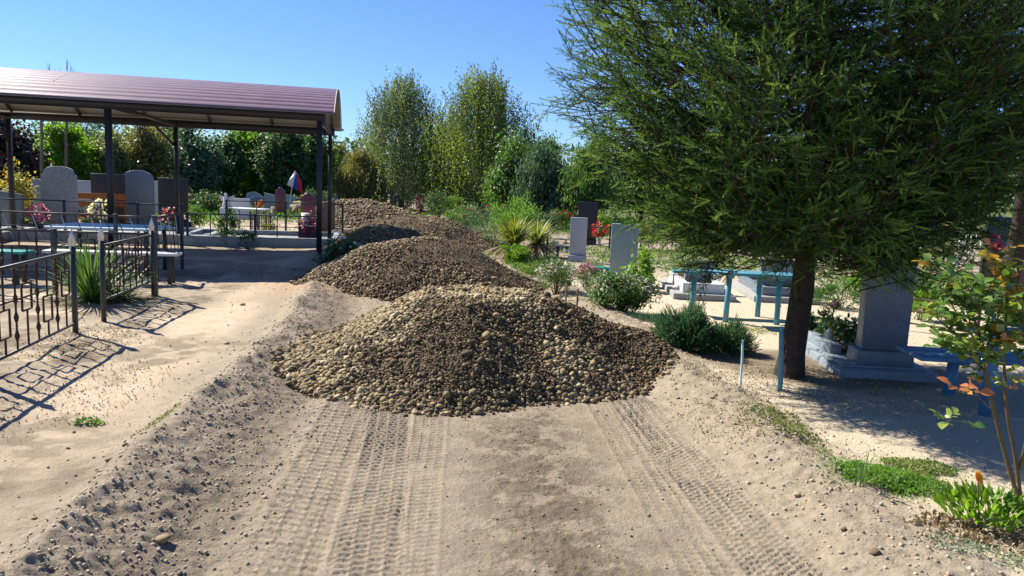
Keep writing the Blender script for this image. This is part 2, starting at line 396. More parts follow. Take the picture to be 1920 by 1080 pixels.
heap((-5.0, 26.5, 2.5, 2.9, .66, 5.2), 3500, .03, .06, 'low far gravel heap curving away to the left')
heap((-6.9, 33.5, 2.5, 2.9, .62, 1.2), 1800, .04, .08, 'farthest gravel heap near the yellow-green bush')
# loose clods and pebbles
def scatter(name, n, fx, sz, mat, label, cat, tpl=I1, tint=None):
    pts = np.array([fx() for _ in range(n)]); s_ = sz[0]+(sz[1]-sz[0])*rng.random(n)**4
    z = ground_h(pts[:, 0], pts[:, 1], True)+s_*.15
    g = G(); stones(g, np.c_[pts, z], s_, tpl, .75, .3, tint=tint(n) if tint else None)
    return tag(g.obj(name, mat, smooth=False), label, cat, kind='stuff')
def near_line(off, wd):
    def f():
        y = 1.8+10*rng.random()**1.4; return (float(road_c(np.array(y)))+off+rng.normal()*wd, y)
    return f
scatter('soil_clods', 11000, near_line(-1.85, .22), (.002, .0125), m_clod, 'crumbly clods of dry soil on the ridge left of the road', 'soil clods')
scatter('soil_clods', 3500, near_line(-1.45, .2), (.002, .012), m_clod, 'small dry clods in the furrow at the road edge', 'soil clods')
scatter('soil_clods', 8000, near_line(1.68, .3), (.002, .0135), m_clod, 'clods and pebbles on the low shoulder right of the road', 'soil clods')
scatter('scattered_pebbles', 5200, near_line(.1, .35), (.002, .009), m_peb, 'small pebbles scattered over the damp middle of the road', 'pebbles')
def onpath():
    y = 2.5+9*rng.random(); return (float(road_c(np.array(y)))+2.0+3.5*rng.random(), y)
def left_side():
    y = 2.5+9*rng.random(); return (float(road_c(np.array(y)))-2.4-3.0*rng.random()**1.5, y)
scatter('litter_clods', 900, left_side, (.002, .014), m_clod, 'few crumbs of soil lying on the hard sandy ground at left', 'soil crumbs')
scatter('path_gravel', 5000, onpath, (.003, .011), leafmat('path_gravel', [(.28, .23, .16), (.5, .42, .3), (.66, .58, .45)], 0, .85, .2), 'fine pale gravel on the path right of the road', 'gravel')
loose = [(678, 752, .045, 'pale round cobble at the foot of the nearest gravel heap'), (826, 760, .05, 'brown cobble just off the front foot of the nearest heap'), (1258, 683, .07, 'pale cobble lying right of the nearest heap by the path'),
         (205, 866, .035, 'dark angular stone on the sandy ground left of the ridge'), (65, 972, .022, 'small grey stone on the sand at far left foreground'), (128, 842, .017, 'tiny dark stone in the damp patch on the sandy ground'),
         (305, 1020, .055, 'pale flat stone lying in the furrow at lower left'), (425, 645, .05, 'brown clod on the sand beside the ridge near the fence shadow'), (455, 572, .06, 'brown clod at the ridge edge beyond the fence shadow'),
         (235, 838, .03, 'brown stone beside the ridge in the left foreground'), (1495, 930, .035, 'grey pebble on the right shoulder below the green ground cover'), (1640, 1040, .045, 'pale stone at the lower right edge of the road'),
         (1582, 995, .025, 'round grey pebble on the right shoulder'), (1335, 745, .04, 'dark clod on the shoulder right of the nearest heap'), (1120, 772, .022, 'single pebble on the road in front of the nearest heap')]
for (px, py, s_, lb) in loose:
    s_ *= .5
    p = P(px, py); V = I2[0]*(1+.24*(rng.random((len(I2[0]), 1))-.5)*2)
    vv, ff = inst(V, I2[1], np.array([[0, 0, s_*.35]]), np.array([[1., .4, .1]]), np.array([[s_, s_*.62, s_*1.15]]), up=np.array([[0, 0, 1.]]))
    pb = G().add(vv, ff, rng.random()).obj('loose_stone', m_peb if 'clod' not in lb else m_clod, smooth=True, loc=(p[0], p[1], float(ground_h(np.array([p[0]]), np.array([p[1]]))[0])))
    tag(pb, lb, 'stone', 'loose stones and clods beside the road')

# ---------------------------------------------------------------- materials
m_dark = pmat('dark_painted_steel', (.035, .028, .03), (.02, .016, .018), 20, .45, .0, spec=.5)
m_post = pmat('black_green_paint', (.02, .028, .026), (.035, .038, .036), 14, .5, .001, 60, spec=.5)
m_rail = pmat('weathered_fence_paint', (.035, .036, .038), (.075, .06, .05), 16, .5, .001, 60, spec=.5)
m_rust = pmat('rusty_iron', (.07, .035, .022), (.04, .025, .02), 40, .8, .001, 90)
m_silver = pmat('silver_tip', (.62, .63, .65), (.45, .46, .48), 30, .3, 0, metal=.6)
m_navy = pmat('navy_fence_paint', (.02, .045, .09), (.015, .03, .06), 14, .5)
m_roof = pmat('plum_roof_sheet', (.20, .12, .145), (.15, .09, .11), 3, .36, .001, 30, spec=.8)
m_under = pmat('cream_roof_underside', (.36, .335, .285), (.30, .275, .235), 3, .6)
m_granite = pmat('grey_granite', (.36, .38, .40), (.17, .18, .20), 34, .45, .0005, 200, spec=.5)
m_granite_l = pmat('light_granite', (.46, .47, .48), (.33, .34, .35), 140, .5, .0005, 200, spec=.5)
m_granite_b = pmat('blue_grey_granite', (.17, .21, .245), (.105, .135, .165), 30, .38, .0003, 200, spec=.6)
m_granite_g = pmat('green_grey_terrazzo', (.27, .34, .34), (.18, .24, .25), 30, .5, .0005, 200)
m_black = pmat('black_granite', (.012, .012, .014), (.02, .02, .022), 60, .15, spec=.6)
m_blackm = pmat('matt_black_stone', (.018, .018, .018), (.03, .028, .027), 60, .5, spec=.5)
m_maroon = pmat('maroon_granite', (.14, .035, .045), (.09, .025, .03), 70, .35, spec=.6)
m_white = pmat('white_stone', (.66, .67, .68), (.5, .52, .54), 30, .6, .001, 90)
m_conc = pmat('grey_concrete', (.33, .33, .32), (.23, .225, .22), 20, .9, .002, 90)
m_wood = pmat('orange_varnished_wood', (.30, .095, .022), (.19, .055, .014), 9, .45, .001, 60)
m_woodd = pmat('weathered_wood', (.22, .16, .10), (.13, .09, .06), 25, .85, .002, 80)
m_blue = pmat('turquoise_paint', (.05, .28, .38), (.10, .22, .26), 17, .5, .001, 50)
m_bluer = pmat('bright_blue_paint', (.07, .24, .44), (.09, .17, .28), 17, .5, .001, 50)
m_paleblue = pmat('pale_blue_paint', (.52, .66, .68), (.44, .58, .62), 7, .5, .001, 40)
m_lblue = pmat('pale_blue_grey_kerb', (.24, .29, .325), (.18, .22, .25), 12, .7, .001, 60)
m_teal = pmat('teal_paint', (.02, .28, .25), (.015, .2, .19), 10, .5)
m_bark = pmat('spruce_bark', (.060, .044, .034), (.022, .017, .014), 22, .95, .02, 34)
m_barkl = pmat('grey_bark', (.19, .16, .13), (.10, .085, .07), 12, .9, .006, 20)
m_stem = pmat('green_brown_stem', (.10, .095, .035), (.13, .075, .04), 18, .6, .001, 70)
m_net = pmat('engraving_line', (.3, .3, .31), (.25, .25, .26), 30, .6)

# ---------------------------------------------------------------- canopy
def canopy():
    p = P(598, 486); rt = empty('canopy_shelter', p, R_(11.7), 'long open shelter with a curved plum metal roof on dark steel posts', 'canopy')
    B = 3.38; D = 4.65; Hh = 2.44; nb = 4
    for i in range(nb):
        for y in (0, D):
            w_ = .092 if y == 0 else .085
            pr = G().box((-i*B, y, -.1), (w_, w_, Hh+.1)).obj('post', m_dark, rt)
            G().box((-i*B, y, gz(p[0], p[1])*0-.02), (.24, .24, .035)).obj('base_plate', m_dark, pr)
            if y: g = G()
    x1 = .10; x0 = -(nb-1)*B-.6
    for y in (0, D): G().box(((x0+x1)/2, y, Hh-.03), (x1-x0, .10, .165)).obj('beam', m_dark, rt)
    for i in range(nb): G().box((-i*B, D/2, Hh-.004), (.07, D-.12, .07)).obj('tie_beam', m_dark, rt)
    half = D/2+.16; rise = .64; Rr = (half**2+rise**2)/(2*rise); zc = Hh+.10+rise-Rr; A = math.asin(half/Rr)
    def arc(a, r=0): return (D/2+(Rr+r)*math.sin(a), zc+(Rr+r)*math.cos(a))
    # arched ribs
    nr = 9
    for k in range(nr):
        x = x1-.05-(x1-x0-.1)*k/(nr-1)
        g = G(); aa = np.linspace(-A*.97, A*.97, 15)
        g.tube([(x,)+arc(a, -.06) for a in aa], .035, 4); g.obj('arched_rib', m_dark, rt)
    for y, s in ((0, 1), (D, -1)):
        for i in range(nb):
            G().bar((-i*B-.04, y, Hh-.42), (-i*B-.46, y, Hh+.02), .045).obj('brace', m_dark, rt) if y else None
    # roof sheet: interlocking courses with a small step at each seam
    n = 29; out = []
    for k in range(n):
        a0 = -A+2*A*k/n; a1 = -A+2*A*(k+1)/n; s = 1 if (a0+a1)/2 < 0 else -1
        out += [(a0+.0005, .0), (a0+.0045, .016), (a1-.0045, .016), (a1-.0005, .0)]
    def skin(r_off, mat, nm, xa, xb, flip):
        xs = np.linspace(xa, xb, 12); V = []; F = []
        for x in xs:
            for (a, r) in out:
                yy, zz = arc(a, r+r_off); V.append((x, yy, zz))
        m = len(out)
        for i in range(len(xs)-1):
            for j in range(m-1):
                q = [i*m+j, i*m+j+1, (i+1)*m+j+1, (i+1)*m+j]; F.append(q[::-1] if flip else q)
        return G().add(V, F).obj(nm, mat, rt)
    skin(0, m_roof, 'roof', x0-.1, .24, True)
    skin(-.018, m_under, 'roof_lining', x0-.1, .238, False)
    # edge trim at the open end
    g = G(); aa = np.linspace(-A, A, 30); V = []
    for a in aa:
        for r in (-.022, .022): V.append((.245,)+arc(a, r))
    for a in aa:
        for r in (-.022, .022): V.append((.262,)+arc(a, r))
    n2 = 60; F = []
    for i in range(29):
        q = 2*i; F += [[q, q+1, q+3, q+2], [n2+q, n2+q+2, n2+q+3, n2+q+1], [q+1, n2+q+1, n2+q+3, q+3], [q, q+2, n2+q+2, n2+q]]
    g.add(V, F).obj('edge_trim', m_under, rt)
    # screws seam (pale joint across the sheet)
    g = G(); aa = np.linspace(-A*.72, -A*.1, 24)
    g.tube([(-4.35,)+arc(a, .014) for a in aa], .006, 4); g.obj('sheet_joint', m_under, rt)
canopy()

# ---------------------------------------------------------------- spruce
def shoot_tpl(nn=26):
    V = []; F = []
    for i in range(nn):
        t_ = (i+.5)/nn; az = i*2.399; c_, s_ = math.cos(az), math.sin(az)
        z0 = t_*.92; L = .19*(1-.3*t_); sp = .85-.5*t_
        d = np.array([c_*math.sin(sp), s_*math.sin(sp), math.cos(sp)]); pz = np.array([c_*.01, s_*.01, z0]); tn = np.array([-s_, c_, 0])*.030
        k = len(V); V += [pz-tn, pz+tn, pz+d*L]; F.append([k, k+1, k+2])
    return np.array(V), np.array(F)
SH, SHF = shoot_tpl()
SHD, SHDF = shoot_tpl(14)
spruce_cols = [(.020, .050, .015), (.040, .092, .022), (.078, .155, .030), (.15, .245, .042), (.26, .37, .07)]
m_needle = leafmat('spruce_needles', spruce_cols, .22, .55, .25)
m_needle_d = leafmat('dark_spruce_needles', [(.02, .04, .022), (.03, .06, .03), (.045, .08, .035)], .2, .55, .25)
def spruce(loc, Ht, zlow, prof, nprim, label, mat, seed, tpl, tr=.105, dens=1.0, sprays=3900):
    r = np.random.default_rng(seed)
    root = empty('spruce_tree', loc, 0, label, 'spruce tree')
    g = G(); zz = np.linspace(-.1, Ht, 26)
    rad = tr*(1-zz/Ht*.93)+.035*np.exp(-(zz+.1)*6)
    pts = np.c_[.03*np.sin(zz*1.3), .03*np.cos(zz*1.7)-.03, zz]
    k = 16; an = np.arange(k)*2*math.pi/k
    V = []
    for i, z in enumerate(zz):
        rr_ = rad[i]*(1+.10*np.sin(3*an+z*2)+.06*r.normal(size=k)*(z < 2.5))
        V.append(np.c_[pts[i, 0]+rr_*np.cos(an), pts[i, 1]+rr_*np.sin(an), np.full(k, z)])
    i = np.arange(len(zz)-1)[:, None]*k; j = np.arange(k)[None]; j2 = (j+1) % k
    g.add(np.concatenate(V), np.stack([i+j, i+j2, i+k+j2, i+k+j], -1).reshape(-1, 4))
    g.obj('trunk', m_bark, root, smooth=True)
    gb = G(); SP = []; SD = []; SL = []; ST = []
    up = np.array([0, 0, 1.])
    for q in range(nprim):
        f = (q+.5)/nprim; z0 = zlow+(Ht-.2-zlow)*f**1.35+r.normal()*.04
        L = np.interp(z0, prof[0], prof[1])*r.uniform(.80, 1.08)
        az = q*2.39996+r.normal()*.2
        out = np.array([math.cos(az), math.sin(az), 0]); side = np.array([-out[1], out[0], 0])
        el = np.interp(z0, [zlow, zlow+.8, 2.6, Ht], [.03, .04, .12, .85])+r.normal()*.10
        m = 12; tt = np.linspace(0, 1, m); curve = .26*L*tt**2.6-.13*L*np.sin(tt*math.pi)
        pp = out[None]*(tt*L*math.cos(el))[:, None]+up[None]*(tt*L*math.sin(el)+curve)[:, None]+side[None]*(.06*L*np.sin(tt*3+q))[:, None]+np.array([0, 0, z0])
        gb.tube(pp, .016*(1-tt*.8)*max(.5, L/2), 4, cap=False)
        ns = int(L/(.085 if z0 < 4.3 else .12)*dens)
        for s in range(ns):
            t_ = .16+.84*(s+.5)/ns; x = t_*(m-1); a = int(min(x, m-2)); pos = pp[a]*(1-(x-a))+pp[a+1]*(x-a)
            dirp = unit(pp[a+1]-pp[a]); sg = 1 if s % 2 else -1
            L2 = (.14+.46*(1-t_)**.8*min(L, 1.9)*.62)*r.uniform(.7, 1.15)
            d2 = unit(dirp*.65+side*sg*.85+up*(r.normal()*.30+.02))
            if s == ns-1: d2 = unit(dirp+up*.25); L2 = .16
            k2 = max(2, int(L2/.075)); t2 = np.linspace(0, 1, 5)
            p2 = pos[None]+d2[None]*(t2*L2)[:, None]+up[None]*(-.16*L2*np.sin(t2*2.2)+.22*L2*t2**2)[:, None]
            if L2 > .15: gb.tube(p2, .0045*(1-.6*t2), 3, cap=False)
            s2 = unit(np.cross(d2, up))
            for e in range(k2):
                u_ = (e+.6)/k2; pe = p2[0]*(1-u_)+p2[-1]*u_+up*(-.16*L2*math.sin(u_*2.2)*.7)
                for sg2 in ((1, -1) if e < k2-1 else (1, -1, 0)):
                    d3 = unit(d2*.8+s2*sg2*.75+up*(.12+r.normal()*.28)) if sg2 else unit(d2+up*.2)
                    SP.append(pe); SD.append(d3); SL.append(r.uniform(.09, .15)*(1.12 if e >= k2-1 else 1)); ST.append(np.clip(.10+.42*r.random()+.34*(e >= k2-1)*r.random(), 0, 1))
                if r.random() < .35:
                    SP.append(pe); SD.append(unit(d2*.4+up*.9+r.normal(size=3)*.3)); SL.append(r.uniform(.08, .14)); ST.append(r.uniform(.35, .9))
    for q in range(sprays):   # hand-shaped outer sprays
        az = r.uniform(0, 2*math.pi); z0 = zlow-.08+.13*math.sin(az*3+1)+.09*math.sin(az*7)+(min(Ht, 4.6)-zlow)*r.random()**1.15; R0 = np.interp(z0, prof[0], prof[1])
        R1 = R0*(.60+.42*r.random()**.8)*(1+.12*math.sin(az*5+z0*3)+.09*math.sin(az*9-z0*6))
        out = np.array([math.cos(az), math.sin(az), 0]); base = out*R1*.86+up*(z0+.10*R1*(z0 > 1.5))
        lift = np.interp(z0, [zlow, 1.7, 3.5], [-.12, .22, .5])+r.normal()*.22
        d0 = unit(out+up*lift+r.normal(size=3)*.42); L = r.uniform(.12, .36); sd_ = unit(np.cross(d0, up+r.normal(size=3)*.25))
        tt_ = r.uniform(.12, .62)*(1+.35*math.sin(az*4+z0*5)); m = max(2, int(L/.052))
        gb.tube([base-d0*.22, base, base+d0*L], [.006, .005, .002], 3, cap=False)
        for e in range(m):
            u_ = (e+.5)/m
            for sg in (1, -1):
                if r.random() < .18: continue
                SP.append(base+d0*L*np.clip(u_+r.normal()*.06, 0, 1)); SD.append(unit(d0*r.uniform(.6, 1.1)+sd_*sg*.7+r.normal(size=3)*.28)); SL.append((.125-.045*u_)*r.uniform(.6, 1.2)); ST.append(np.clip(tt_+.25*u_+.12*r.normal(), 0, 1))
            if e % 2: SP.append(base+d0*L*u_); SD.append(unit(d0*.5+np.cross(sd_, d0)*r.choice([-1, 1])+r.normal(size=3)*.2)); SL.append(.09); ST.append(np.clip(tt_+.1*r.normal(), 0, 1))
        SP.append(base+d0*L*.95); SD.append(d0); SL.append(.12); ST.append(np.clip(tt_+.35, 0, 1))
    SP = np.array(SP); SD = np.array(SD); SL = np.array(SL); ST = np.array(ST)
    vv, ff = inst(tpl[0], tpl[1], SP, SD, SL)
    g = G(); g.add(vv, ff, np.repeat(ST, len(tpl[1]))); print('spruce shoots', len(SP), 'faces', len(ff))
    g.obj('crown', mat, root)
    gb.obj('branches', m_bark, root)
    return root
p = P(1480, 705)
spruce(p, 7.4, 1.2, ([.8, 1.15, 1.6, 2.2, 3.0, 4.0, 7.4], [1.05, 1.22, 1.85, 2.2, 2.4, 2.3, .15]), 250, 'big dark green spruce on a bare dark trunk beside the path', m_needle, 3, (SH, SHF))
p = P(1905, 560)
spruce((7.6, 11.4, 0), 9.5, 2.3, ([1.8, 3, 5, 9.5], [1.9, 2.4, 2.2, .2]), 85, 'dark spruce standing behind the big one at upper right', m_needle_d, 5, (SHD*np.array([1.5, 1.5, 1]), SHDF), .14, .6, 300)

# ---------------------------------------------------------------- plants
def cloud(n, c, rad, leaf, w=.5, mode='random', clumps=30, spread=.22, shell=.6, seed=1, flat_bottom=False):
    """leaves gathered in clumps through an ellipsoid; returns V, F, tint"""
    r = np.random.default_rng(seed); c = np.array(c, float); rad = np.array(rad, float)
    q = unit(r.normal(size=(clumps, 3))); q *= (shell+(1-shell)*r.random((clumps, 1)))
    if flat_bottom: q[:, 2] = np.abs(q[:, 2])*1.6-.6
    q *= (1+.18*np.sin(q[:, :1]*5+seed)*np.cos(q[:, 1:2]*4+seed*2))
    ci = r.integers(0, clumps, n)
    pos = q[ci]+r.normal(size=(n, 3))*spread*(.6+.8*r.random((clumps, 1))[ci])
    pos = c+pos*rad
    d = r.normal(size=(n, 3)); out = unit(pos-c)
    if mode == 'random': d = unit(d+out*.6+np.array([0, 0, -.25])); up = unit(out+np.array([0, 0, .7])+r.normal(size=(n, 3))*.6)
    elif mode == 'up': d = unit(d*.45+out*.5+np.array([0, 0, .9])); up = unit(r.normal(size=(n, 3)))
    else: d = unit(d*.25+np.array([0, 0, -1.])); up = unit(r.normal(size=(n, 3)))
    sc = leaf*r.uniform(.6, 1.3, n)
    T = LEAF4*np.array([w, w, 1])
    V, F = inst(T, LEAF4F, pos, d, sc, up=up)
    ti = np.clip(.5+.30*(r.random(clumps)[ci]-.5)+.6*(r.random(n)-.5), 0, 1)
    return V, F, ti
def blades(n, L, w, lean=(.1, 1.1), droop=.8, base=.05, seed=1, seg=6, fold=0.0):
    """arching sword leaves from one root"""
    r = np.random.default_rng(seed); g = G(); s_ = np.linspace(0, 1, seg+1)
    for i in range(n):
        az = r.uniform(0, 2*math.pi); ln = lean[0]+(lean[1]-lean[0])*r.random()**.9; l = L*r.uniform(.65, 1.1)
        o_ = np.array([math.cos(az), math.sin(az), 0]); sd = np.array([-o_[1], o_[0], 0])
        ang = ln+droop*s_**1.6*r.uniform(.5, 1.3)
        st = l/seg; x = np.r_[0, np.cumsum(np.sin(ang[:-1])*st)]; z = np.r_[0, np.cumsum(np.cos(ang[:-1])*st)]
        p = o_*(base*r.random()+x)[:, None]+np.array([0, 0, 1.])*z[:, None]
        wd = w*(1-s_**2.2)*np.minimum(1, .55+s_*2)+.0006
        V = np.empty((2*(seg+1), 3)); V[0::2] = p-sd*wd[:, None]/2; V[1::2] = p+sd*wd[:, None]/2
        g.add(V, [[2*k, 2*k+1, 2*k+3, 2*k+2] for k in range(seg)], r.random())
    return g
def petals(n, pos, size, seed=1, k=6, cup=.5):
    r = np.random.default_rng(seed); g = G(); pos = np.asarray(pos)
    for i, p_ in enumerate(pos):
        ax = unit(r.normal(size=3)*.5+np.array([0, -.5, .8])); a_ = unit(np.cross(ax, [.3, .9, .2])); b_ = np.cross(ax, a_); s_ = size*r.uniform(.7, 1.25); tt = r.random()
        for lay in range(2):
            for j in range(k):
                an = 2*math.pi*j/k+lay*.5; o_ = math.cos(an)*a_+math.sin(an)*b_; q = np.cross(ax, o_); l = s_*(1-.35*lay); cu = cup*(1+lay)
                g.add([p_, p_+(o_*.55+ax*cu*.35-q*.38)*l, p_+(o_+ax*cu*.7)*l, p_+(o_*.55+ax*cu*.35+q*.38)*l], [[0, 1, 2, 3]], tt)
    return g
LM = {
 'mid': leafmat('mid_green_leaves', [(.028, .06, .016), (.05, .10, .024), (.085, .15, .035)]),
 'dark': leafmat('dark_green_leaves', [(.022, .045, .018), (.036, .072, .027), (.06, .105, .04)], .35),
 'blue': leafmat('blue_green_leaves', [(.022, .050, .028), (.045, .085, .048), (.09, .14, .075)], .25),
 'bright': leafmat('bright_green_leaves', [(.06, .14, .012), (.12, .23, .022), (.22, .34, .045)], .5),
 'olive': leafmat('olive_leaves', [(.05, .065, .022), (.095, .11, .038), (.16, .165, .065)], .35),
 'tan': leafmat('dry_olive_leaves', [(.08, .07, .03), (.13, .115, .045), (.19, .17, .07)], .35),
 'birch': leafmat('birch_leaves', [(.06, .09, .04), (.12, .155, .07), (.2, .25, .12)], .35),
 'birchy': leafmat('yellowing_birch_leaves', [(.07, .10, .025), (.13, .17, .045), (.22, .26, .08)], .4),
 'plum': leafmat('purple_leaves', [(.022, .016, .018), (.04, .026, .03), (.06, .045, .042)], .2),
 'autumn': leafmat('yellow_red_leaves', [(.30, .06, .02), (.36, .26, .04), (.24, .28, .06), (.45, .36, .08)], .4),
 'yucca': leafmat('yucca_leaves', [(.05, .10, .03), (.09, .17, .045), (.17, .26, .08)], .25),
 'yuccay': leafmat('yellow_sword_leaves', [(.09, .15, .03), (.20, .23, .045), (.36, .32, .08)], .35),
 'dead': leafmat('dead_leaves', [(.16, .11, .065), (.26, .19, .12), (.36, .28, .19)], .15),
 'grass': leafmat('grass_blades', [(.05, .11, .02), (.10, .19, .04), (.22, .25, .09)], .4),
 'silver': leafmat('grey_green_leaves', [(.10, .13, .09), (.18, .22, .15), (.32, .36, .27)], .25),
 'juniper': leafmat('juniper_needles', [(.025, .075, .035), (.045, .125, .055), (.08, .18, .075)], .3),
 'feather': leafmat('feathery_green', [(.08, .18, .03), (.13, .25, .05), (.2, .32, .09)], .5),
 'red': leafmat('red_petals', [(.45, .015, .02), (.6, .03, .03), (.55, .06, .08)], .25),
 'pink': leafmat('pink_petals', [(.55, .08, .22), (.62, .18, .35), (.7, .35, .5)], .3),
 'lilac': leafmat('lilac_petals', [(.40, .22, .45), (.55, .38, .55), (.7, .6, .66)], .3),
 'white': leafmat('white_petals', [(.6, .6, .62), (.75, .74, .74), (.8, .8, .8)], .3),
 'yellow': leafmat('yellow_petals', [(.75, .35, .01), (.8, .48, .02), (.8, .6, .05)], .3),
 'orange': leafmat('orange_petals', [(.65, .09, .01), (.75, .18, .02), (.7, .3, .05)], .3),
 'violet': leafmat('violet_petals', [(.12, .02, .28), (.2, .05, .4), (.35, .1, .45)], .3),
 'maroonf': leafmat('dark_maroon_petals', [(.08, .01, .03), (.15, .02, .06), (.22, .05, .10)], .2),
 'rose': leafmat('rose_leaves', [(.055, .13, .04), (.10, .19, .05), (.17, .26, .07), (.30, .34, .08), (.5, .40, .05), (.5, .22, .04), (.42, .15, .10)], .35, .32, .5),
}
def sized(px, py, wpx, hpx, dz=0.0, Y=None):
    """ground point under pixel, and width/height in metres of something that many pixels big there"""
    p = P(px, py, dz) if Y is None else atY(px, py, Y)
    s_ = np.dot(p-np.array([0, 0, EYE]), cF)/FPX
    return p, wpx*s_, hpx*s_
_sd = [100]
def nseed(): _sd[0] += 1; return _sd[0]
def shrub(px, py, wpx, hpx, kind, label, leaf=.05, n=1400, flowers=None, fn=30, fs=.03, mode='random', name='shrub', cat='shrub', group=None, depth=None, w=.5, clumps=24, foff=.9, top=False):
    p, W_, H_ = sized(px, py, wpx, hpx); D_ = depth or W_*.7; sd = nseed()
    rt = empty(name, p, 0, label, cat, group); g = G()
    r = np.random.default_rng(sd)
    for i in range(max(4, int(n/300))):
        a_ = r.uniform(0, 6.28); q = np.array([math.cos(a_)*W_*.28*r.random(), math.sin(a_)*D_*.28, H_*r.uniform(.5, .85)])
        g.tube([[q[0]*.2, q[1]*.2, -.02], [q[0]*.6, q[1]*.6, q[2]*.5], q], [max(.004, H_*.012), max(.003, H_*.009), .002], 5)
    g.obj('stems', m_barkl if H_ > 1.5 else m_stem, rt)
    V, F, T = cloud(n, (0, 0, H_*.52), (W_*.5*.85, D_*.5*.85, H_*.5*.88), leaf, w, mode, clumps, .2, .45, sd)
    V[:, 2] = np.maximum(V[:, 2], .004); G().add(V, F, T).obj('foliage', LM[kind], rt)
    if flowers:
        for fk in flowers.split('+'):
            q = unit(r.normal(size=(fn, 3))); q[:, 2] = np.abs(q[:, 2])*(1 if not top else 1); q[:, 1] = -np.abs(q[:, 1])*.9
            pos = q*np.array([W_*.5, D_*.5, H_*.5])*foff*(.75+.3*r.random((fn, 1)))+np.array([0, 0, H_*.52])
            if fn < 18:
                for q1 in pos: petals(1, q1[None], fs, sd).obj('flower', LM[fk], rt)
            else: petals(fn, pos, fs, sd).obj('flowers', LM[fk], rt)
    return rt
def tree(px, py, wpx, hpx, kind, label, leaf=.16, n=6500, trunk=.5, mode='random', group='trees behind the cemetery', w=.55, clumps=70, low=.05, Yd=None, name='leafy_tree', barkm=None, shape=1.0, spread=.16):
    p = P(px, py)
    if Yd: k = Yd/p[1]; p = np.array([p[0]*k, Yd, 0.])
    s_ = np.dot(p-np.array([0, 0, EYE]), cF)/FPX
    W_ = wpx*s_; top = EYE+(((345+.042*(px-960))-(py-hpx))*s_); H_ = top; sd = nseed(); r = np.random.default_rng(sd)
    rt = empty(name, p, r.uniform(0, 6), label, 'tree', group); g = G()
    g.tube([[0, 0, -.1], [.03*H_, 0, H_*.3], [0, .02*H_, H_*.6], [0, 0, H_*.9]], [H_*.022, H_*.018, H_*.011, .01], 8)
    for i in range(9):
        z = H_*(.2+.07*i); a_ = i*2.4; l = W_*.4*(1-.06*i)
        g.tube([[0, 0, z], [math.cos(a_)*l*.5, math.sin(a_)*l*.5, z+l*.35], [math.cos(a_)*l, math.sin(a_)*l, z+l*.5]], [H_*.008, H_*.005, .008], 5)
    g.obj('trunk', barkm or m_barkl, rt, smooth=True)
    V, F, T = cloud(int(n*1.6), (0, 0, H_*(.5+low/2)), (W_*.47, W_*.45, H_*(.5-low/2)*.9), leaf*1.3, w, mode, clumps, spread, .35, sd)
    if shape != 1.0:   # narrower towards the top
        f = np.clip((V[:, 2]/H_), 0, 1); k = np.interp(f, [0, .35, 1], [.95, 1.1, shape]); V[:, :2] *= k[:, None]
    G().add(V, F, T).obj('crown', LM[kind], rt)
    return rt
def birch(px, py, wpx, hpx, kind, label, n_str=1700, Yd=40, ragged=.18):
    p = P(px, py); k = Yd/p[1]; p = np.array([p[0]*k, Yd, 0.]); s_ = np.dot(p-np.array([0, 0, EYE]), cF)/FPX
    W_ = wpx*s_; H_ = EYE+((345+.042*(px-960))-(py-hpx))*s_; sd = nseed(); r = np.random.default_rng(sd)
    rt = empty('weeping_birch', p, 0, label, 'birch tree', 'two tall weeping birches beyond the heaps'); g = G()
    lead = [[0, 0, -.1], [.1, 0, H_*.4], [-.1, .1, H_*.75], [.05, 0, H_*.99]]
    g.tube(lead, [.16, .12, .06, .012], 8)
    gl = G(); pos = []; dd = []
    for i in range(n_str):
        f = (i+.5)/n_str; z = H_*(.22+.76*f); R0 = W_*.5*np.interp(z/H_, [.1, .35, .6, .8, .93, 1], [.98, 1.1, .92, .66, .38, .12])
        a_ = i*2.39996; rr_ = R0*r.uniform(.2, 1.05)**.6*(1+.20*math.sin(a_*3+z*.8+sd)+.16*math.sin(a_*5-z*1.7+sd*2)+.10*math.sin(z*4+a_)); x, y = math.cos(a_)*rr_, math.sin(a_)*rr_
        if i % 14 == 0: g.tube([[0, 0, max(.5, z-rr_*.9)], [x*.5, y*.5, z-rr_*.25], [x*.9, y*.9, z], [x, y, z-.1]], [.03, .02, .012, .006], 4)
        if math.sin(a_*2.3+z*2.1+sd)*math.sin(z*3.1-a_)+r.normal()*.3 > .62: continue
        L = r.uniform(.6, 2.2)*(1+.3*(1-f)); m = int(L/.06); t_ = np.arange(m)/m*L
        sw = r.normal(size=2)*.12
        pos.append(np.c_[x+sw[0]*t_+.04*np.sin(t_*6+i)+r.normal(size=m)*.05, y+sw[1]*t_+r.normal(size=m)*.05, z+.25*np.exp(-t_*4)-t_+r.normal(size=m)*.03])
        if r.random() < ragged:   # upswept ragged tips
            m2 = 14; t2 = np.linspace(0, 1, m2); pos.append(np.c_[x+x*.12*t2+r.normal(size=m2)*.05, y+y*.12*t2, z+t2*r.uniform(.3, 1.0)])
    g.obj('trunk', m_birch, rt, smooth=True)
    pos = np.concatenate(pos); pos = pos[pos[:, 2] > .15]; n = len(pos)
    V, F = inst(LEAF4*np.array([.62, .6, 1]), LEAF4F, pos, r.normal(size=(n, 3))*.45+np.array([0, 0, -1.]), .10*r.uniform(.7, 1.3, n), up=unit(r.normal(size=(n, 3))))
    gl.add(V, F, np.clip(.5+.25*np.sin(pos[:, 0]*2+pos[:, 2]*1.3)+.5*(r.random(n)-.5), 0, 1)); gl.obj('crown', LM[kind], rt)
m_birch = pmat('white_birch_bark', (.50, .48, .44), (.10, .09, .08), 6, .8)
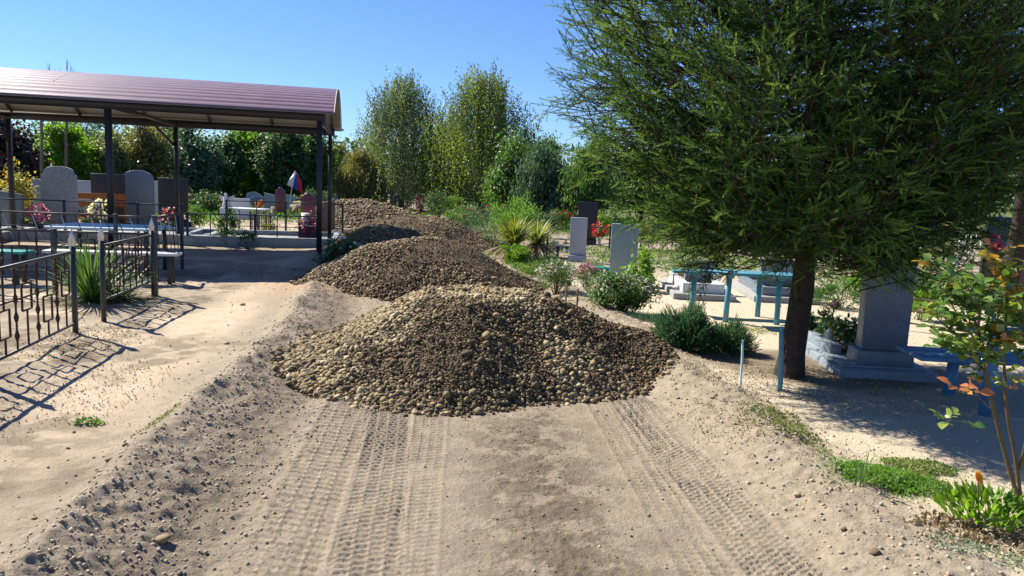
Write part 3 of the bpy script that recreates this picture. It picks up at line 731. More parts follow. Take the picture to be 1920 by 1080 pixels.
# background trees, left to right
tree(18, 405, 130, 175, 'plum', 'dark purple-leaved tree at the far left behind the canopy post', n=7000, Yd=27)
tree(-110, 405, 190, 190, 'mid', 'green tree just outside the left edge behind the shrub with yellow leaves', n=4000, Yd=30)
tree(128, 398, 115, 165, 'bright', 'bright yellow-green tree right of the purple tree', n=8000, Yd=30, leaf=.13)
tree(208, 398, 90, 150, 'olive', 'olive tree beside the bright yellow-green one, behind the front canopy post', n=6500, Yd=32, leaf=.13)
tree(275, 398, 95, 165, 'tan', 'brownish thin-leaved tree behind the arched grey headstone', n=6000, Yd=33, leaf=.12)
tree(372, 392, 110, 150, 'blue', 'blue-green bushy tree behind the black double headstone', n=8000, Yd=34, leaf=.12)
tree(428, 388, 60, 140, 'dark', 'dark narrow tree left of the bright green maple', n=5000, Yd=36)
tree(468, 385, 75, 145, 'bright', 'fresh green maple in the gap under the canopy', n=5500, Yd=38, leaf=.2)
tree(525, 385, 105, 155, 'dark', 'very dark dense tree behind the flag', n=9000, Yd=37)
tree(590, 385, 80, 145, 'mid', 'mid green tree behind the right canopy posts', n=6500, Yd=39)
tree(640, 383, 70, 105, 'olive', 'small olive tree just right of the canopy end', n=5500, Yd=43)
tree(675, 384, 95, 100, 'tan', 'low straw-coloured willow at the left foot of the birches', n=8000, Yd=38, mode='hang', leaf=.13, w=.35)
tree(310, 398, 190, 190, 'mid', 'broad green tree far behind the canopy', n=6000, Yd=46)
tree(480, 388, 170, 165, 'olive', 'broad olive tree far behind the dark tree', n=6000, Yd=50)
tree(120, 398, 230, 205, 'dark', 'tall dark tree far behind the bright one', n=6000, Yd=50)
tree(590, 386, 170, 130, 'blue', 'hazy blue-green tree between canopy and birches', n=6000, Yd=55)
birch(752, 390, 195, 238, 'birch', 'left weeping birch, darker, with drooping curtains of leaves', Yd=40)
birch(900, 392, 205, 248, 'birchy', 'right weeping birch, yellower and fuller than its neighbour', 2000, Yd=38)
tree(826, 386, 75, 165, 'dark', 'narrow dark tree wedged between the two birches', n=6000, Yd=44, leaf=.13)
tree(960, 392, 110, 125, 'mid', 'leafy green tree against the right side of the right birch', n=8000, Yd=33, leaf=.12)
tree(1022, 398, 120, 122, 'blue', 'dark ash tree behind the red flowers in the middle', n=9000, Yd=31, mode='hang', leaf=.13, w=.35)
tree(1000, 392, 120, 140, 'mid', 'feathery green tree standing behind the ash', n=7000, Yd=42, leaf=.14)
tree(1105, 400, 110, 140, 'mid', 'green tree peeping out left of the spruce', n=7000, Yd=30, leaf=.13, mode='hang', w=.35)
tree(860, 388, 230, 140, 'dark', 'broad dark tree mass behind the birches', n=6000, Yd=56)
for i, (px, kd, lb) in enumerate([(1200, 'mid', 'green tree behind the left half of the spruce'), (1320, 'dark', 'dark green tree behind the middle of the spruce'), (1440, 'olive', 'olive tree behind the spruce trunk'), (1570, 'mid', 'green tree behind the right half of the spruce'),
                                  (1700, 'olive', 'olive tree behind the tall grey memorial'), (1830, 'dark', 'dark tree beyond the white lattice fence'), (1960, 'mid', 'green tree at the right edge beyond the black headstone')]):
    tree(px, 408+i*3, 160, 135+10*(i % 3), kd, lb, n=4500, Yd=34+3*(i % 3))
V, F, T = cloud(26000, (-4, 68, 1.6), (62, 5, 3.6), .5, .6, 'random', 420, .045, .1, 88)
V[:, 1] += 0; o = G().add(V[:], F, T).obj('distant_woodland', LM['blue']); tag(o, 'distant belt of woodland that closes the view behind every tree', 'woodland', kind='stuff')
# bare twigs over the roof and a conifer tip
def bare_tree(px, Yd, toppy, label, seed):
    p = atY(px, toppy, Yd); Ht = p[2]; r = np.random.default_rng(seed)
    rt = empty('bare_tree', (p[0], Yd, 0), 0, label, 'tree', 'bare trees behind the canopy'); g = G()
    def br(a_, d_, l, rad, dep):
        m = a_+d_*l*.5+r.normal(size=3)*l*.03; e = a_+d_*l; g.tube([a_, m, e], [rad, rad*.8, rad*.6], 4, cap=False)
        if dep:
            for k in range(3): br(a_+(e-a_)*(.5+.5*(k/2)), unit(d_+r.normal(size=3)*.38+np.array([0, 0, .15])), l*.62, rad*.55, dep-1)
    br(np.array([0, 0, 0.]), np.array([0, 0, 1.]), Ht*.5, .07, 0)
    br(np.array([0, 0, Ht*.5]), np.array([.03, 0, 1.]), Ht*.22, .05, 4)
    g.obj('trunk', m_barkl, rt)
bare_tree(72, 26, 112, 'leafless tree whose twigs stick up over the canopy roof', 4)
bare_tree(118, 27, 108, 'thinner leafless tree right of the other bare tree over the roof', 9)

# ---------------------------------------------------------------- headstones
def outline(kind, w, h):
    x = w/2
    if kind == 'rect': return [(-x, 0), (x, 0), (x, h), (-x, h)]
    if kind == 'slant': return [(-x, 0), (x, 0), (x, h*.86), (-x, h)]
    if kind == 'arch': return [(-x, 0), (x, 0), (x, h*.82)]+[(x*math.cos(a), h*.82+h*.18*math.sin(a)) for a in np.linspace(.15, math.pi-.15, 12)]+[(-x, h*.82)]
    if kind == 'arc': return [(-x, 0), (x, 0)]+[(x*math.cos(a)/math.cos(.5), h*.78+h*.22*(math.sin(a)-math.sin(.5))/(1-math.sin(.5))) for a in np.linspace(.5, math.pi-.5, 12)]
    if kind == 'shoulder': return [(-x, 0), (x, 0), (x, h*.85), (x*.86, h*.87), (x*.82, h*.93)]+[(x*.8*math.cos(a), h*.93+h*.07*math.sin(a)) for a in np.linspace(.3, math.pi-.3, 8)]+[(-x*.82, h*.93), (-x*.86, h*.87), (-x, h*.85)]
    if kind == 'wave': return [(-x, 0), (x, 0), (x, h*.62)]+[(x-2*x*t_, h*(.62+.38*(math.sin(t_*math.pi*.9-.2)+.2)/1.2)) for t_ in np.linspace(.05, .95, 12)]+[(-x, h*.7)]
    if kind == 'gable': return [(-x, 0), (x, 0), (x, h*.85), (0, h), (-x, h*.85)]
    return [(-x, 0), (x, 0), (x*.94, h), (-x*.94, h)]
def headstone(px, py, wpx, hpx, kind, mat, label, rz=0.0, th=.09, plinth=.14, pw=1.25, Y=None, lean=0, cat='headstone'):
    p, W_, H_ = sized(px, py, wpx, hpx)
    rt = empty('headstone', p, rz, label, cat)
    so_ = G().prism([(a, b_+plinth) for a, b_ in outline(kind, W_, max(.1, H_-plinth))], -th/2, th/2).obj('slab', mat, rt, bevel=.006)
    G().box((0, 0, -.06), (W_*pw, th*2.6, plinth+.055)).obj('plinth', mat, rt, bevel=.008)
    return rt, W_, H_, so_
ST = [
 (10, 436, 66, 82, 'slant', m_granite_b, 'low wide blue-grey headstone at the left edge of the picture'),
 (115, 434, 60, 121, 'shoulder', m_granite, 'tallest grey headstone with stepped shoulders, under the canopy at left'),
 (84, 414, 38, 80, 'slant', m_granite_b, 'blue-grey headstone half hidden behind the tall shouldered one'),
 (157, 409, 30, 70, 'rect', m_granite_l, 'pale headstone between the tall shouldered one and the black one'),
 (205, 425, 58, 98, 'rect', m_blackm, 'plain black rectangular headstone behind the orange wooden backrest'),
 (261, 424, 55, 104, 'arch', m_granite_b, 'blue-grey headstone with a round arched top'),
 (297, 406, 30, 66, 'rect', m_granite_l, 'pale stone just right of the arched headstone'),
 (326, 424, 52, 89, 'rect', m_blackm, 'black headstone behind the rear canopy post'),
 (479, 394, 34, 34, 'wave', m_granite, 'small grey headstone with a wavy top near the red flowers'),
 (486, 396, 30, 28, 'gable', m_granite_b, 'small dull grey headstone beside the wavy one'),
 (446, 410, 44, 38, 'rect', m_white, 'wide white headstone beside the white statue'),
 (508, 402, 24, 40, 'slant', m_granite_g, 'green-grey headstone left of the maroon one'),
 (544, 402, 22, 38, 'slant', m_granite_g, 'green-grey headstone right of the maroon one, under the flag'),
 (526, 407, 19, 56, 'gable', m_maroon, 'narrow maroon headstone between the two green-grey ones'),
 (578, 425, 26, 64, 'gable', m_maroon, 'dark brown headstone beside the canopy end post'),
 (663, 390, 9, 28, 'rect', m_maroon, 'tiny dark red headstone far behind, right of the canopy'),
 (678, 389, 8, 24, 'rect', m_granite_l, 'tiny pale headstone far behind by the yellow-green bush'),
 (628, 392, 10, 24, 'rect', m_granite_b, 'tiny grey headstone far behind the canopy end post'),
 (1099, 458, 36, 79, 'rect', m_blackm, 'black headstone behind the slim grey one'),
 (1020, 414, 22, 22, 'rect', m_granite, 'far grey headstone right of the yellow sword plant'),
 (1082, 490, 31, 82, 'rect', m_granite_l, 'slim light grey headstone standing before the black one'),
 (1166, 532, 50, 112, 'rect', m_granite_g, 'big green-grey headstone among the flower bed'),
]
for a_ in ST:
    rt, W_, H_, so_ = headstone(*a_, rz=-.12 if a_[0] > 1000 else .15, th=.12 if a_[0] == 1166 else .09, pw=1.1 if a_[0] > 1050 else 1.25)
# pale bevelled edge of the big stone
# stone benches, tables
def table(px, py, wpx, hpx, mat, label, name='table', cat='table', dep=.5, th=.035, rz=0.0, legm=None, nleg=4, legw=.05, inset=.12, splay=0.0, Y=None, W_=None, H_=None, p=None, group=None):
    if p is None: p, W0, H0 = sized(px, py, wpx, hpx); W_ = W_ or W0; H_ = H_ or H0
    rt = empty(name, p, rz, label, cat, group)
    G().box((0, 0, H_-th), (W_, dep, th)).obj('top' if 'bench' not in name else 'seat', mat, rt, bevel=.004)
    xs = (-W_/2+inset, W_/2-inset); ys_ = (-dep/2+.06, dep/2-.06) if nleg == 4 else (0,)
    for x in xs:
        for y in ys_: G().tube([(x, y, -.05), (x+splay, y, H_-th)], legw*.7, 4).obj('leg', legm or mat, rt)
    return rt
# ---------------------------------------------------------------- left plots
p, W_, H_ = sized(188, 428, 92, 66)
rt = empty('wooden_bench', p, R_(12), 'orange varnished wooden bench with a high plank backrest before the black headstone', 'bench')
for z in (H_*.30, H_*.62, H_*.82): G().box((0, .02, z), (W_, .03, H_*.165 if z > H_*.5 else .1)).obj('backrest_plank', m_wood, rt, bevel=.004)
G().box((0, -.2, H_*.36), (W_, .36, .035)).obj('seat', m_wood, rt, bevel=.004)
for x in (-W_/2+.05, W_/2-.05): G().box((x, .05, -.05), (.05, .03, H_)).obj('leg', m_wood, rt)
def bouquet(px, py, wpx, hpx, kind, label, n=26, fs=.045, vase=None, name='bouquet', cat='flowers', dz=0.0, Y=None):
    if Y: p = atY(px, py, Y); s_ = Y/FPX; W_, H_ = wpx*s_, hpx*s_
    else: p, W_, H_ = sized(px, py, wpx, hpx, dz)
    sd = nseed(); r = np.random.default_rng(sd); rt = empty(name, p, 0, label, cat)
    q = unit(r.normal(size=(n, 3)))*r.uniform(.5, 1, (n, 1)); pos = q*np.array([W_/2, W_/2.6, H_*.33])+np.array([0, 0, H_*.66])
    ks = kind.split('+')
    for i, k_ in enumerate(ks):
        if n//len(ks) < 60:
            for q1 in pos[i::len(ks)]: petals(1, q1[None], fs, sd+i).obj('flower', LM[k_], rt)
        else: petals(0, pos[i::len(ks)], fs, sd+i).obj('flowers', LM[k_], rt)
    V, F, T = cloud(160, (0, 0, H_*.55), (W_*.42, W_*.3, H_*.3), .07, .4, 'random', 12, .2, .5, sd); G().add(V, F, T).obj('leaves', LM['dark'], rt)
    g = G()
    for i in range(7): g.tube([(0, 0, H_*.1), tuple(pos[i % n])], .004, 4)
    g.obj('stems', m_stem, rt)
    G().lathe([(.0, 0), (.045, 0), (.06, H_*.12), (.045, H_*.26), (.055, H_*.3), (.04, H_*.28)], n=12).obj('vase', vase or m_white, rt, smooth=True)
    return rt
bouquet(192, 432, 46, 62, 'white+violet', 'big bunch of white and violet flowers on the orange bench front', 34, .08)
bouquet(168, 436, 30, 40, 'red+maroonf', 'dark red flowers left of the white bunch', 22, .06)
bouquet(72, 440, 50, 60, 'pink', 'bright pink flowers in a pot beside the low wide headstone', 40, .055, m_blackm)
bouquet(322, 440, 56, 52, 'maroonf+red', 'dark maroon wreath of flowers before the black headstone', 46, .07, m_blackm)
shrub(36, 432, 82, 128, 'autumn', 'tall rose shrub with yellow and reddish leaves at far left', .085, 1500, name='rose_shrub')
shrub(40, 436, 80, 36, 'dark', 'dark low plant at the foot of the low wide headstone', .07, 500)
shrub(150, 408, 90, 40, 'mid', 'green shrub behind the tall shouldered headstone', .09, 800)
for (px, py, w1, h1, lb) in [(78, 432, 9, 14, 'small white lantern on the plot kerb at left'), (24, 442, 20, 8, 'white dish on the plot kerb at far left'), (287, 428, 8, 12, 'small white pot right of the arched headstone')]:
    p, W_, H_ = sized(px, py, w1, h1); rt = empty('grave_pot', p, 0, lb, 'pot')
    G().lathe([(0, 0), (W_*.35, 0), (W_*.5, H_*.7), (W_*.45, H_), (W_*.4, H_*.9)], n=12).obj('body', m_white, rt, smooth=True)
    G().lathe([(W_*.44, H_*.9), (W_*.53, H_*.92), (W_*.53, H_), (W_*.44, H_)], n=12).obj('rim', m_white, rt)
def kerb(c, L, Wd, h, mat, label, rz=0.0, inner=None, th=.12, innerm=None, name='grave_kerb'):
    rt = empty(name, c, rz, label, 'grave kerb'); e = .05
    for (x, y, a, b_) in ((0, -Wd/2+th/2, L, th), (0, Wd/2-th/2, L, th), (-L/2+th/2, 0, th, Wd-2*th), (L/2-th/2, 0, th, Wd-2*th)):
        G().box((x, y, -e), (a, b_, h+e)).obj('kerb_side', mat, rt, bevel=.006)
    if inner is not None: G().box((0, 0, -e), (L-2*th, Wd-2*th, h*inner+e)).obj('bed', innerm or m_conc, rt)
    return rt
p = P(190, 455); kerb((p[0]-.2, p[1]+1.0, gz(p[0], p[1])), 4.4, 2.2, .22, m_conc, 'long grey concrete kerb round the headstones under the canopy', R_(12), .6, .14)
p = P(-20, 460); kerb((p[0]-1.8, p[1]+1.0, gz(p[0], p[1])), 3.0, 2.0, .2, m_conc, 'grey concrete kerb round the low headstone at the left edge', R_(12), .6, .14)
p = P(462, 463); kerb((p[0]+.05, p[1]+1.1, gz(p[0], p[1])), 3.3, 2.2, .22, m_lblue, 'pale blue-grey kerb wall behind the navy fence under the canopy', R_(12), .5, .12)
table(0, 0, 0, 0, m_paleblue, 'pale blue table top standing in the fenced plot at left', dep=.95, rz=R_(8), legm=m_rail, p=P(212, 510), W_=1.5, H_=.71)
table(0, 0, 0, 0, m_white, 'long white bench in front of the pale blue table', name='garden_bench', cat='bench', dep=.26, rz=R_(8), legm=m_rail, p=P(215, 530), W_=1.75, H_=.44)
table(0, 0, 0, 0, m_teal, 'teal bench at the left edge inside the fence', name='garden_bench', cat='bench', dep=.3, rz=R_(4), legm=m_rail, p=P(-5, 530), W_=.85, H_=.44)
table(0, 0, 0, 0, m_white, 'white table far off by the white headstone', dep=.6, rz=R_(-8), legm=m_conc, p=P(466, 432), W_=1.05, H_=.62)

# ---------------------------------------------------------------- fences
def posth(p, h, r_, tip, rt, mat):
    pr = G().box((p[0], p[1], -.15), (r_*2, r_*2, h+.15)).obj('post', mat, rt, bevel=.003) if not tip else G().tube([(p[0], p[1], -.15), (p[0], p[1], h)], r_, 14).obj('post', mat, rt, smooth=False)
    if tip: G().lathe([(r_*1.15, h-.015), (r_*1.15, h+.02), (r_*1.35, h+.03), (.0015, h+.15)], (p[0], p[1], 0), 14).obj('spear_tip', m_silver, pr, smooth=False)
def fence(pts, label, h=.8, rails=(.12, .8), mat=None, postr=.03, tips=False, bars=None, base=None, group=None, gate=None):
    """pts: world xy points of posts; every span gets rails and infill"""
    mat = mat or m_rail; o_ = np.array([pts[0][0], pts[0][1], gz(*pts[0][:2])]); rt = empty('metal_fence', o_, 0, label, 'fence', group)
    L = [np.array([q[0]-o_[0], q[1]-o_[1], 0.]) for q in pts]
    for q in L: posth(q, h+(.06 if tips else .02), postr, tips, rt, mat)
    for i in range(len(L)-1):
        a_, b_ = L[i], L[i+1]
        for z in rails: G().bar(a_+[0, 0, z], b_+[0, 0, z], .026 if z == rails[-1] else .02).obj('rail', mat, rt)
        if bars: bars(rt, a_, b_, i)
    return rt
def bars_plain(step, z0, z1, w=.012, mat=None):
    def f(rt, a_, b_, i):
        n = max(2, int(np.linalg.norm(b_-a_)/step))
        for k in range(1, n): q = a_+(b_-a_)*k/n; G().bar(q+[0, 0, z0], q+[0, 0, z1], w).obj('bar', mat or m_rail, rt)
    return f
def bars_deco(z0, z1):
    """beaded uprights alternating with small open squares"""
    def f(rt, a_, b_, i):
        L = np.linalg.norm(b_-a_); d = (b_-a_)/L; n = max(4, int(round(L/.19)))
        for k in range(1, n):
            q = a_+d*L*k/n
            if k % 2:
                pr = [(0.008, z0), (.008, z0+.05)]
                for c in np.linspace(z0+.12, z1-.12, 4): pr += [(.008, c-.045), (.02, c), (.008, c+.045)]
                pr += [(.008, z1)]; G().lathe(pr, tuple(q), 8).obj('beaded_bar', m_rust, rt, smooth=True)
            else:
                zc = z0+(z1-z0)*(.36 if k % 4 else .60); s_ = .085; g = G(); u_ = d*s_
                for (p1, p2) in ((q-u_+[0, 0, zc-s_*1.3], q+u_+[0, 0, zc-s_*1.3]), (q-u_+[0, 0, zc+s_*1.3], q+u_+[0, 0, zc+s_*1.3]), (q-u_+[0, 0, zc-s_*1.3], q-u_+[0, 0, zc+s_*1.3]), (q+u_+[0, 0, zc-s_*1.3], q+u_+[0, 0, zc+s_*1.3])): g.bar(p1, p2, .013)
                g.bar(q+[0, 0, z0], q+[0, 0, zc-s_*1.3], .012); g.bar(q+[0, 0, zc+s_*1.3], q+[0, 0, z1], .012); g.obj('square_ornament', m_rust, rt)
        g = G(); g.bar(a_+[0, 0, z0+(z1-z0)*.60], a_+d*L*.8+[0, 0, z0+(z1-z0)*.60], .012); g.obj('cross_rail', m_rust, rt)
    return f
def bars_slant(z0, z1):
    def f(rt, a_, b_, i):
        L = np.linalg.norm(b_-a_); d = (b_-a_)/L; n = max(3, int(L/.2))
        for k in range(n): q = a_+d*L*k/n; G().bar(q+[0, 0, z0], q+d*min(.16, L-L*k/n)+[0, 0, z1], .010).obj('bar', m_silver if k % 2 else m_rail, rt)
    return f
A = P(142, 625); B_ = P(195, 602); C_ = P(288, 559); D_ = (B_-A)/np.linalg.norm(B_-A)
d1 = np.array([.30, -1.66]); d1 = d1/np.linalg.norm(d1)
fence([(A[0]+d1[0]*3.5, A[1]+d1[1]*3.5), (A[0]+d1[0]*1.75, A[1]+d1[1]*1.75), (A[0], A[1])], 'front panel of the ornamental fence, left of the gate gap, with silver spear tips', .80, (.10, .79), m_post, .026, True, bars_deco(.10, .79))
fence([(B_[0], B_[1]), (C_[0], C_[1])], 'fence panel right of the gate gap beside the sword-leaved plant', .80, (.22, .79), m_post, .026, True, bars_deco(.22, .79))
C2 = (C_[0]-.03, C_[1]+.12); W2 = P(-90, 548)
fence([C2, (C2[0]*.5+W2[0]*.5, C2[1]*.5+W2[1]*.5), (W2[0], W2[1])], 'rear rails of the ornamental plot fence running left behind the sword-leaved plant', .80, (.30, .79), m_rail, .025, False, bars_deco(.30, .79))
E1 = P(342, 504); E2 = P(294, 526); E3 = P(220, 523); E4 = P(-60, 512)
fence([(E1[0], E1[1]), (E2[0], E2[1])], 'short fence side with slanting thin bars next to the pale blue table', .92, (.3, .91), m_rail, .022, False, bars_slant(.3, .9))
fence([(E2[0]-.05, E2[1]+.05), (E3[0], E3[1]), (-7.4, 10.7), (-9.6, 10.5)], 'low front fence of the plot with the pale blue table', .92, (.5, .91), m_rail, .022, False, bars_slant(.5, .9))
N1 = P(-60, 448); N2 = P(123, 452); N3 = P(260, 457); N4 = P(352, 460); N5 = P(600, 463)
fence([(N4[0]-.1, N4[1]), (N3[0], N3[1]), (N2[0], N2[1]), (N1[0], N1[1])], 'dark navy fence in front of the left headstones', .86, (.3, .85), m_navy, .022, False, bars_plain(.55, .3, .85, .014, m_navy))
fence([(N4[0], N4[1]), ((N4[0]*.5+N5[0]*.5), N4[1]*.5+N5[1]*.5), (N5[0], N5[1])], 'navy fence along the pale blue kerb under the canopy', .70, (.10, .69), m_navy, .022, False, bars_plain(.42, .1, .69, .018, m_navy))
a_ = N4+np.array([0, 2.2, 0]); b_ = N5+np.array([0, 2.2, 0])
fence([(a_[0], a_[1]), ((a_[0]*.5+b_[0]*.5), a_[1]*.5+b_[1]*.5), (b_[0], b_[1])], 'black rear fence behind the pale blue kerb', .92, (.3, .91), m_post, .022, False, bars_plain(.6, .3, .91, .018, m_post))
a_ = P(470, 436); b_ = P(507, 440)
fence([(a_[0], a_[1]), (b_[0], b_[1])], 'small dark picket fence near the white table', .55, (.12, .5), m_rust, .02, False, bars_plain(.07, .02, .55, .02, m_rust))
a_ = P(600, 447); b_ = P(626, 428)
fence([(a_[0], a_[1]), (b_[0], b_[1])], 'short dark paling fence behind the canopy end posts', .9, (.2, .8), m_woodd, .03, False, bars_plain(.12, 0, .9, .05, m_woodd))
a_ = P(1025, 480); b_ = P(1142, 470); c_ = P(1260, 462)
fence([(P(960, 478)[0], P(960, 478)[1]), (a_[0], a_[1]), (b_[0], b_[1]), (c_[0], c_[1])], 'thin dark railing behind the slim grey headstone', .62, (.18, .61), m_post, .022)
a_ = P(1700, 620); b_ = P(1830, 640); c_ = P(1990, 660)
fence([(a_[0], a_[1]), (b_[0], b_[1]), (c_[0], c_[1])], 'low wire fence behind the blue bench at right', .42, (.1, .26, .41), m_rust, .014)
a_ = P(1640, 555); b_ = P(1760, 566); c_ = P(1990, 588)
fence([(a_[0], a_[1]), (b_[0], b_[1]), (c_[0], c_[1])], 'thin rusty rail fence behind the grass at right', .34, (.08, .33), m_rust, .014)
def bars_lattice(rt, a_, b_, i):
    L = np.linalg.norm(b_-a_); d = (b_-a_)/L; g = G(); n = int(L/.13)
    for k in range(n+1): q = a_+d*L*k/n; g.bar(q+[0, 0, .12], q+[0, 0, .85], .016)
    for z in (.3, .48, .66): g.bar(a_+[0, 0, z], b_+[0, 0, z], .016)
    g.obj('lattice', m_white, rt)
a_ = P(1795, 500); b_ = P(1862, 503); c_ = P(1985, 505)
fence([(a_[0], a_[1]), (b_[0], b_[1]), (c_[0], c_[1])], 'white lattice fence beyond the black headstone at right', .95, (.12, .86), m_white, .03, False, bars_lattice)
# dark stone with wreaths beside the canopy post
p, W_, H_ = sized(578, 458, 34, 62)
rt = empty('flower_stand', p, .2, 'dark cabinet-like stand of withered wreaths beside the canopy end post', 'flower stand')
G().box((0, 0, -.05), (W_, .4, H_*.62)).obj('cabinet', m_blackm, rt, bevel=.01)
V, F, T = cloud(420, (0, -.1, H_*.62), (W_*.55, .3, H_*.35), .08, .4, seed=66); G().add(V, F, T).obj('withered_leaves', LM['maroonf'], rt)
for q1 in ([-.1, -.3, H_*.7], [.15, -.28, H_*.62], [0, -.3, H_*.8]): petals(1, np.array([q1]), .05, 4).obj('flower', LM['red'], rt)
G().lathe([(0, H_*.6), (.06, H_*.6), (.1, H_*.95), (.08, H_*.93)], (-.05, -.2, 0), 12).obj('white_vase', m_white, rt)
# angel statue
p, W_, H_ = sized(424, 412, 20, 50)
rt = empty('angel_statue', p, 0, 'small white angel statue on a pedestal beside the white headstone', 'statue')
G().box((0, 0, -.05), (W_*.8, .35, H_*.5)).obj('pedestal', m_white, rt, bevel=.01)
G().lathe([(.0, H_*.45), (.14, H_*.45), (.11, H_*.6), (.07, H_*.72), (.09, H_*.82), (.03, H_*.87), (.055, H_*.92), (.05, H_*.97), (0, H_)], n=14).obj('figure', m_white, rt, smooth=True)
for s in (-1, 1): G().add([(s*.03, .06, H_*.82), (s*.26, .1, H_*.93), (s*.2, .1, H_*.7), (s*.04, .06, H_*.62)], [[0, 1, 2, 3]]).obj('wing', m_white, rt)
bouquet(440, 400, 18, 34, 'red', 'red-orange flowers between the statue and the wavy headstone', 22, .06)
bouquet(487, 404, 16, 30, 'orange+red', 'orange flowers before the small grey headstones', 20, .06)
bouquet(513, 412, 12, 26, 'pink+white', 'pink and white flowers at the foot of the green-grey headstone', 14, .05)
bouquet(556, 410, 20, 36, 'white+pink', 'white and pink flowers under the flag', 24, .06)
bouquet(1068, 412, 16, 30, 'red+pink', 'red flowers left of the black headstone in the middle distance', 18, .06)
bouquet(1122, 462, 34, 50, 'red', 'scarlet flowers right of the black headstone', 40, .075)
bouquet(1061, 474, 12, 26, 'pink', 'pink flowers at the left foot of the slim grey headstone', 16, .045)
# flag
p = P(540, 405); f1 = atY(541, 360, p[1]); s_ = p[1]/FPX
rt = empty('flag', p, 0, 'white, blue and red tricolour flag hanging from a slanted pole', 'flag')
G().tube([(0, 0, 0), (.18, 0, 1.3), (.28, 0, 1.75)], .012, 8).obj('pole', m_white, rt)
for k, (cn, cc) in enumerate((('white_stripe', m_white), ('blue_stripe', pmat('flag_blue', (.03, .08, .35), (.02, .06, .3), 5, .8)), ('red_stripe', pmat('flag_red', (.5, .02, .03), (.4, .02, .02), 5, .8)))):
    V = []; F = []; n = 9
    for i in range(n):
        t_ = i/(n-1)
        for j in range(3):
            q = (k+j/2)/3; V.append((.28-.30*t_+q*.5*(.4+.9*t_)-.03, .05*math.sin(t_*7+q*5), 1.75-t_*.55-q*.3+.1*q*(1-t_)))
    for i in range(n-1):
        for j in range(2): F.append([i*3+j, i*3+j+1, i*3+j+4, i*3+j+3])
    so_ = G().add(V, F).obj(cn, cc, rt, smooth=True); so_.modifiers.new('s', 'SOLIDIFY').thickness = .004
# water pump, far
p = P(737, 394); rt = empty('water_pump', p, 0, 'blue standpipe with a pale pipe far beyond the heaps', 'water pump')
G().box((0, 0, -.05), (.3, .3, .85)).obj('housing', m_bluer, rt, bevel=.02)
G().tube([(.05, -.2, 0), (.05, -.2, .75), (.35, -.25, .9)], .035, 8).obj('pipe', m_white, rt)
G().tube([(0, 0, .8), (0, 0, 1.0), (-.2, 0, 1.05)], .03, 8).obj('handle', m_bluer, rt)

# ---------------------------------------------------------------- plants, left and middle
def yucca(px, py, L, n, kind, label, w=.03, dead=60, dl=None, lean=(.05, 1.35), droop=.7, group=None):
    p = P(px, py); sd = nseed(); rt = empty('sword_plant', p, 0, label, 'yucca', group)
    gl = blades(n, L, w, lean, droop, .07, sd); z0 = .30 if kind == 'yuccay' else 0
    for v in gl.V: v[:, 2] += z0
    gl.obj('leaves', LM[kind], rt)
    if z0: G().tube([(0, 0, -.05), (0, 0, z0)], .07, 8).obj('stem', m_barkl, rt)
    if dead:
        gd = blades(dead, dl or L*.75, w*.9, (1.1, 1.9) if not z0 else (1.5, 2.3), 1.0, .1, sd+5)
        for v in gd.V: v[:, 2] = np.maximum(v[:, 2]+z0*1.05, .01)
        gd.obj('dead_leaves', LM['dead'], rt)
    return rt
yucca(172, 566, .84, 230, 'yucca', 'green yucca with long sword leaves between the fence posts', .028, 45, .55)
yucca(222, 562, .68, 90, 'yucca', 'flattened yucca clump right of the main one, behind the fence panel', .026, 50, .5, (.6, 1.5))
yucca(962, 486, .74, 230, 'yuccay', 'yellowing sword-leaved plant with a skirt of dead leaves, left one', .045, 110, .95, (.05, 1.1), .9)
yucca(1005, 482, .68, 150, 'yuccay', 'yellowing sword-leaved plant, right one, leaning over dark dead leaves', .045, 110, .85, (.2, 1.3), .9)
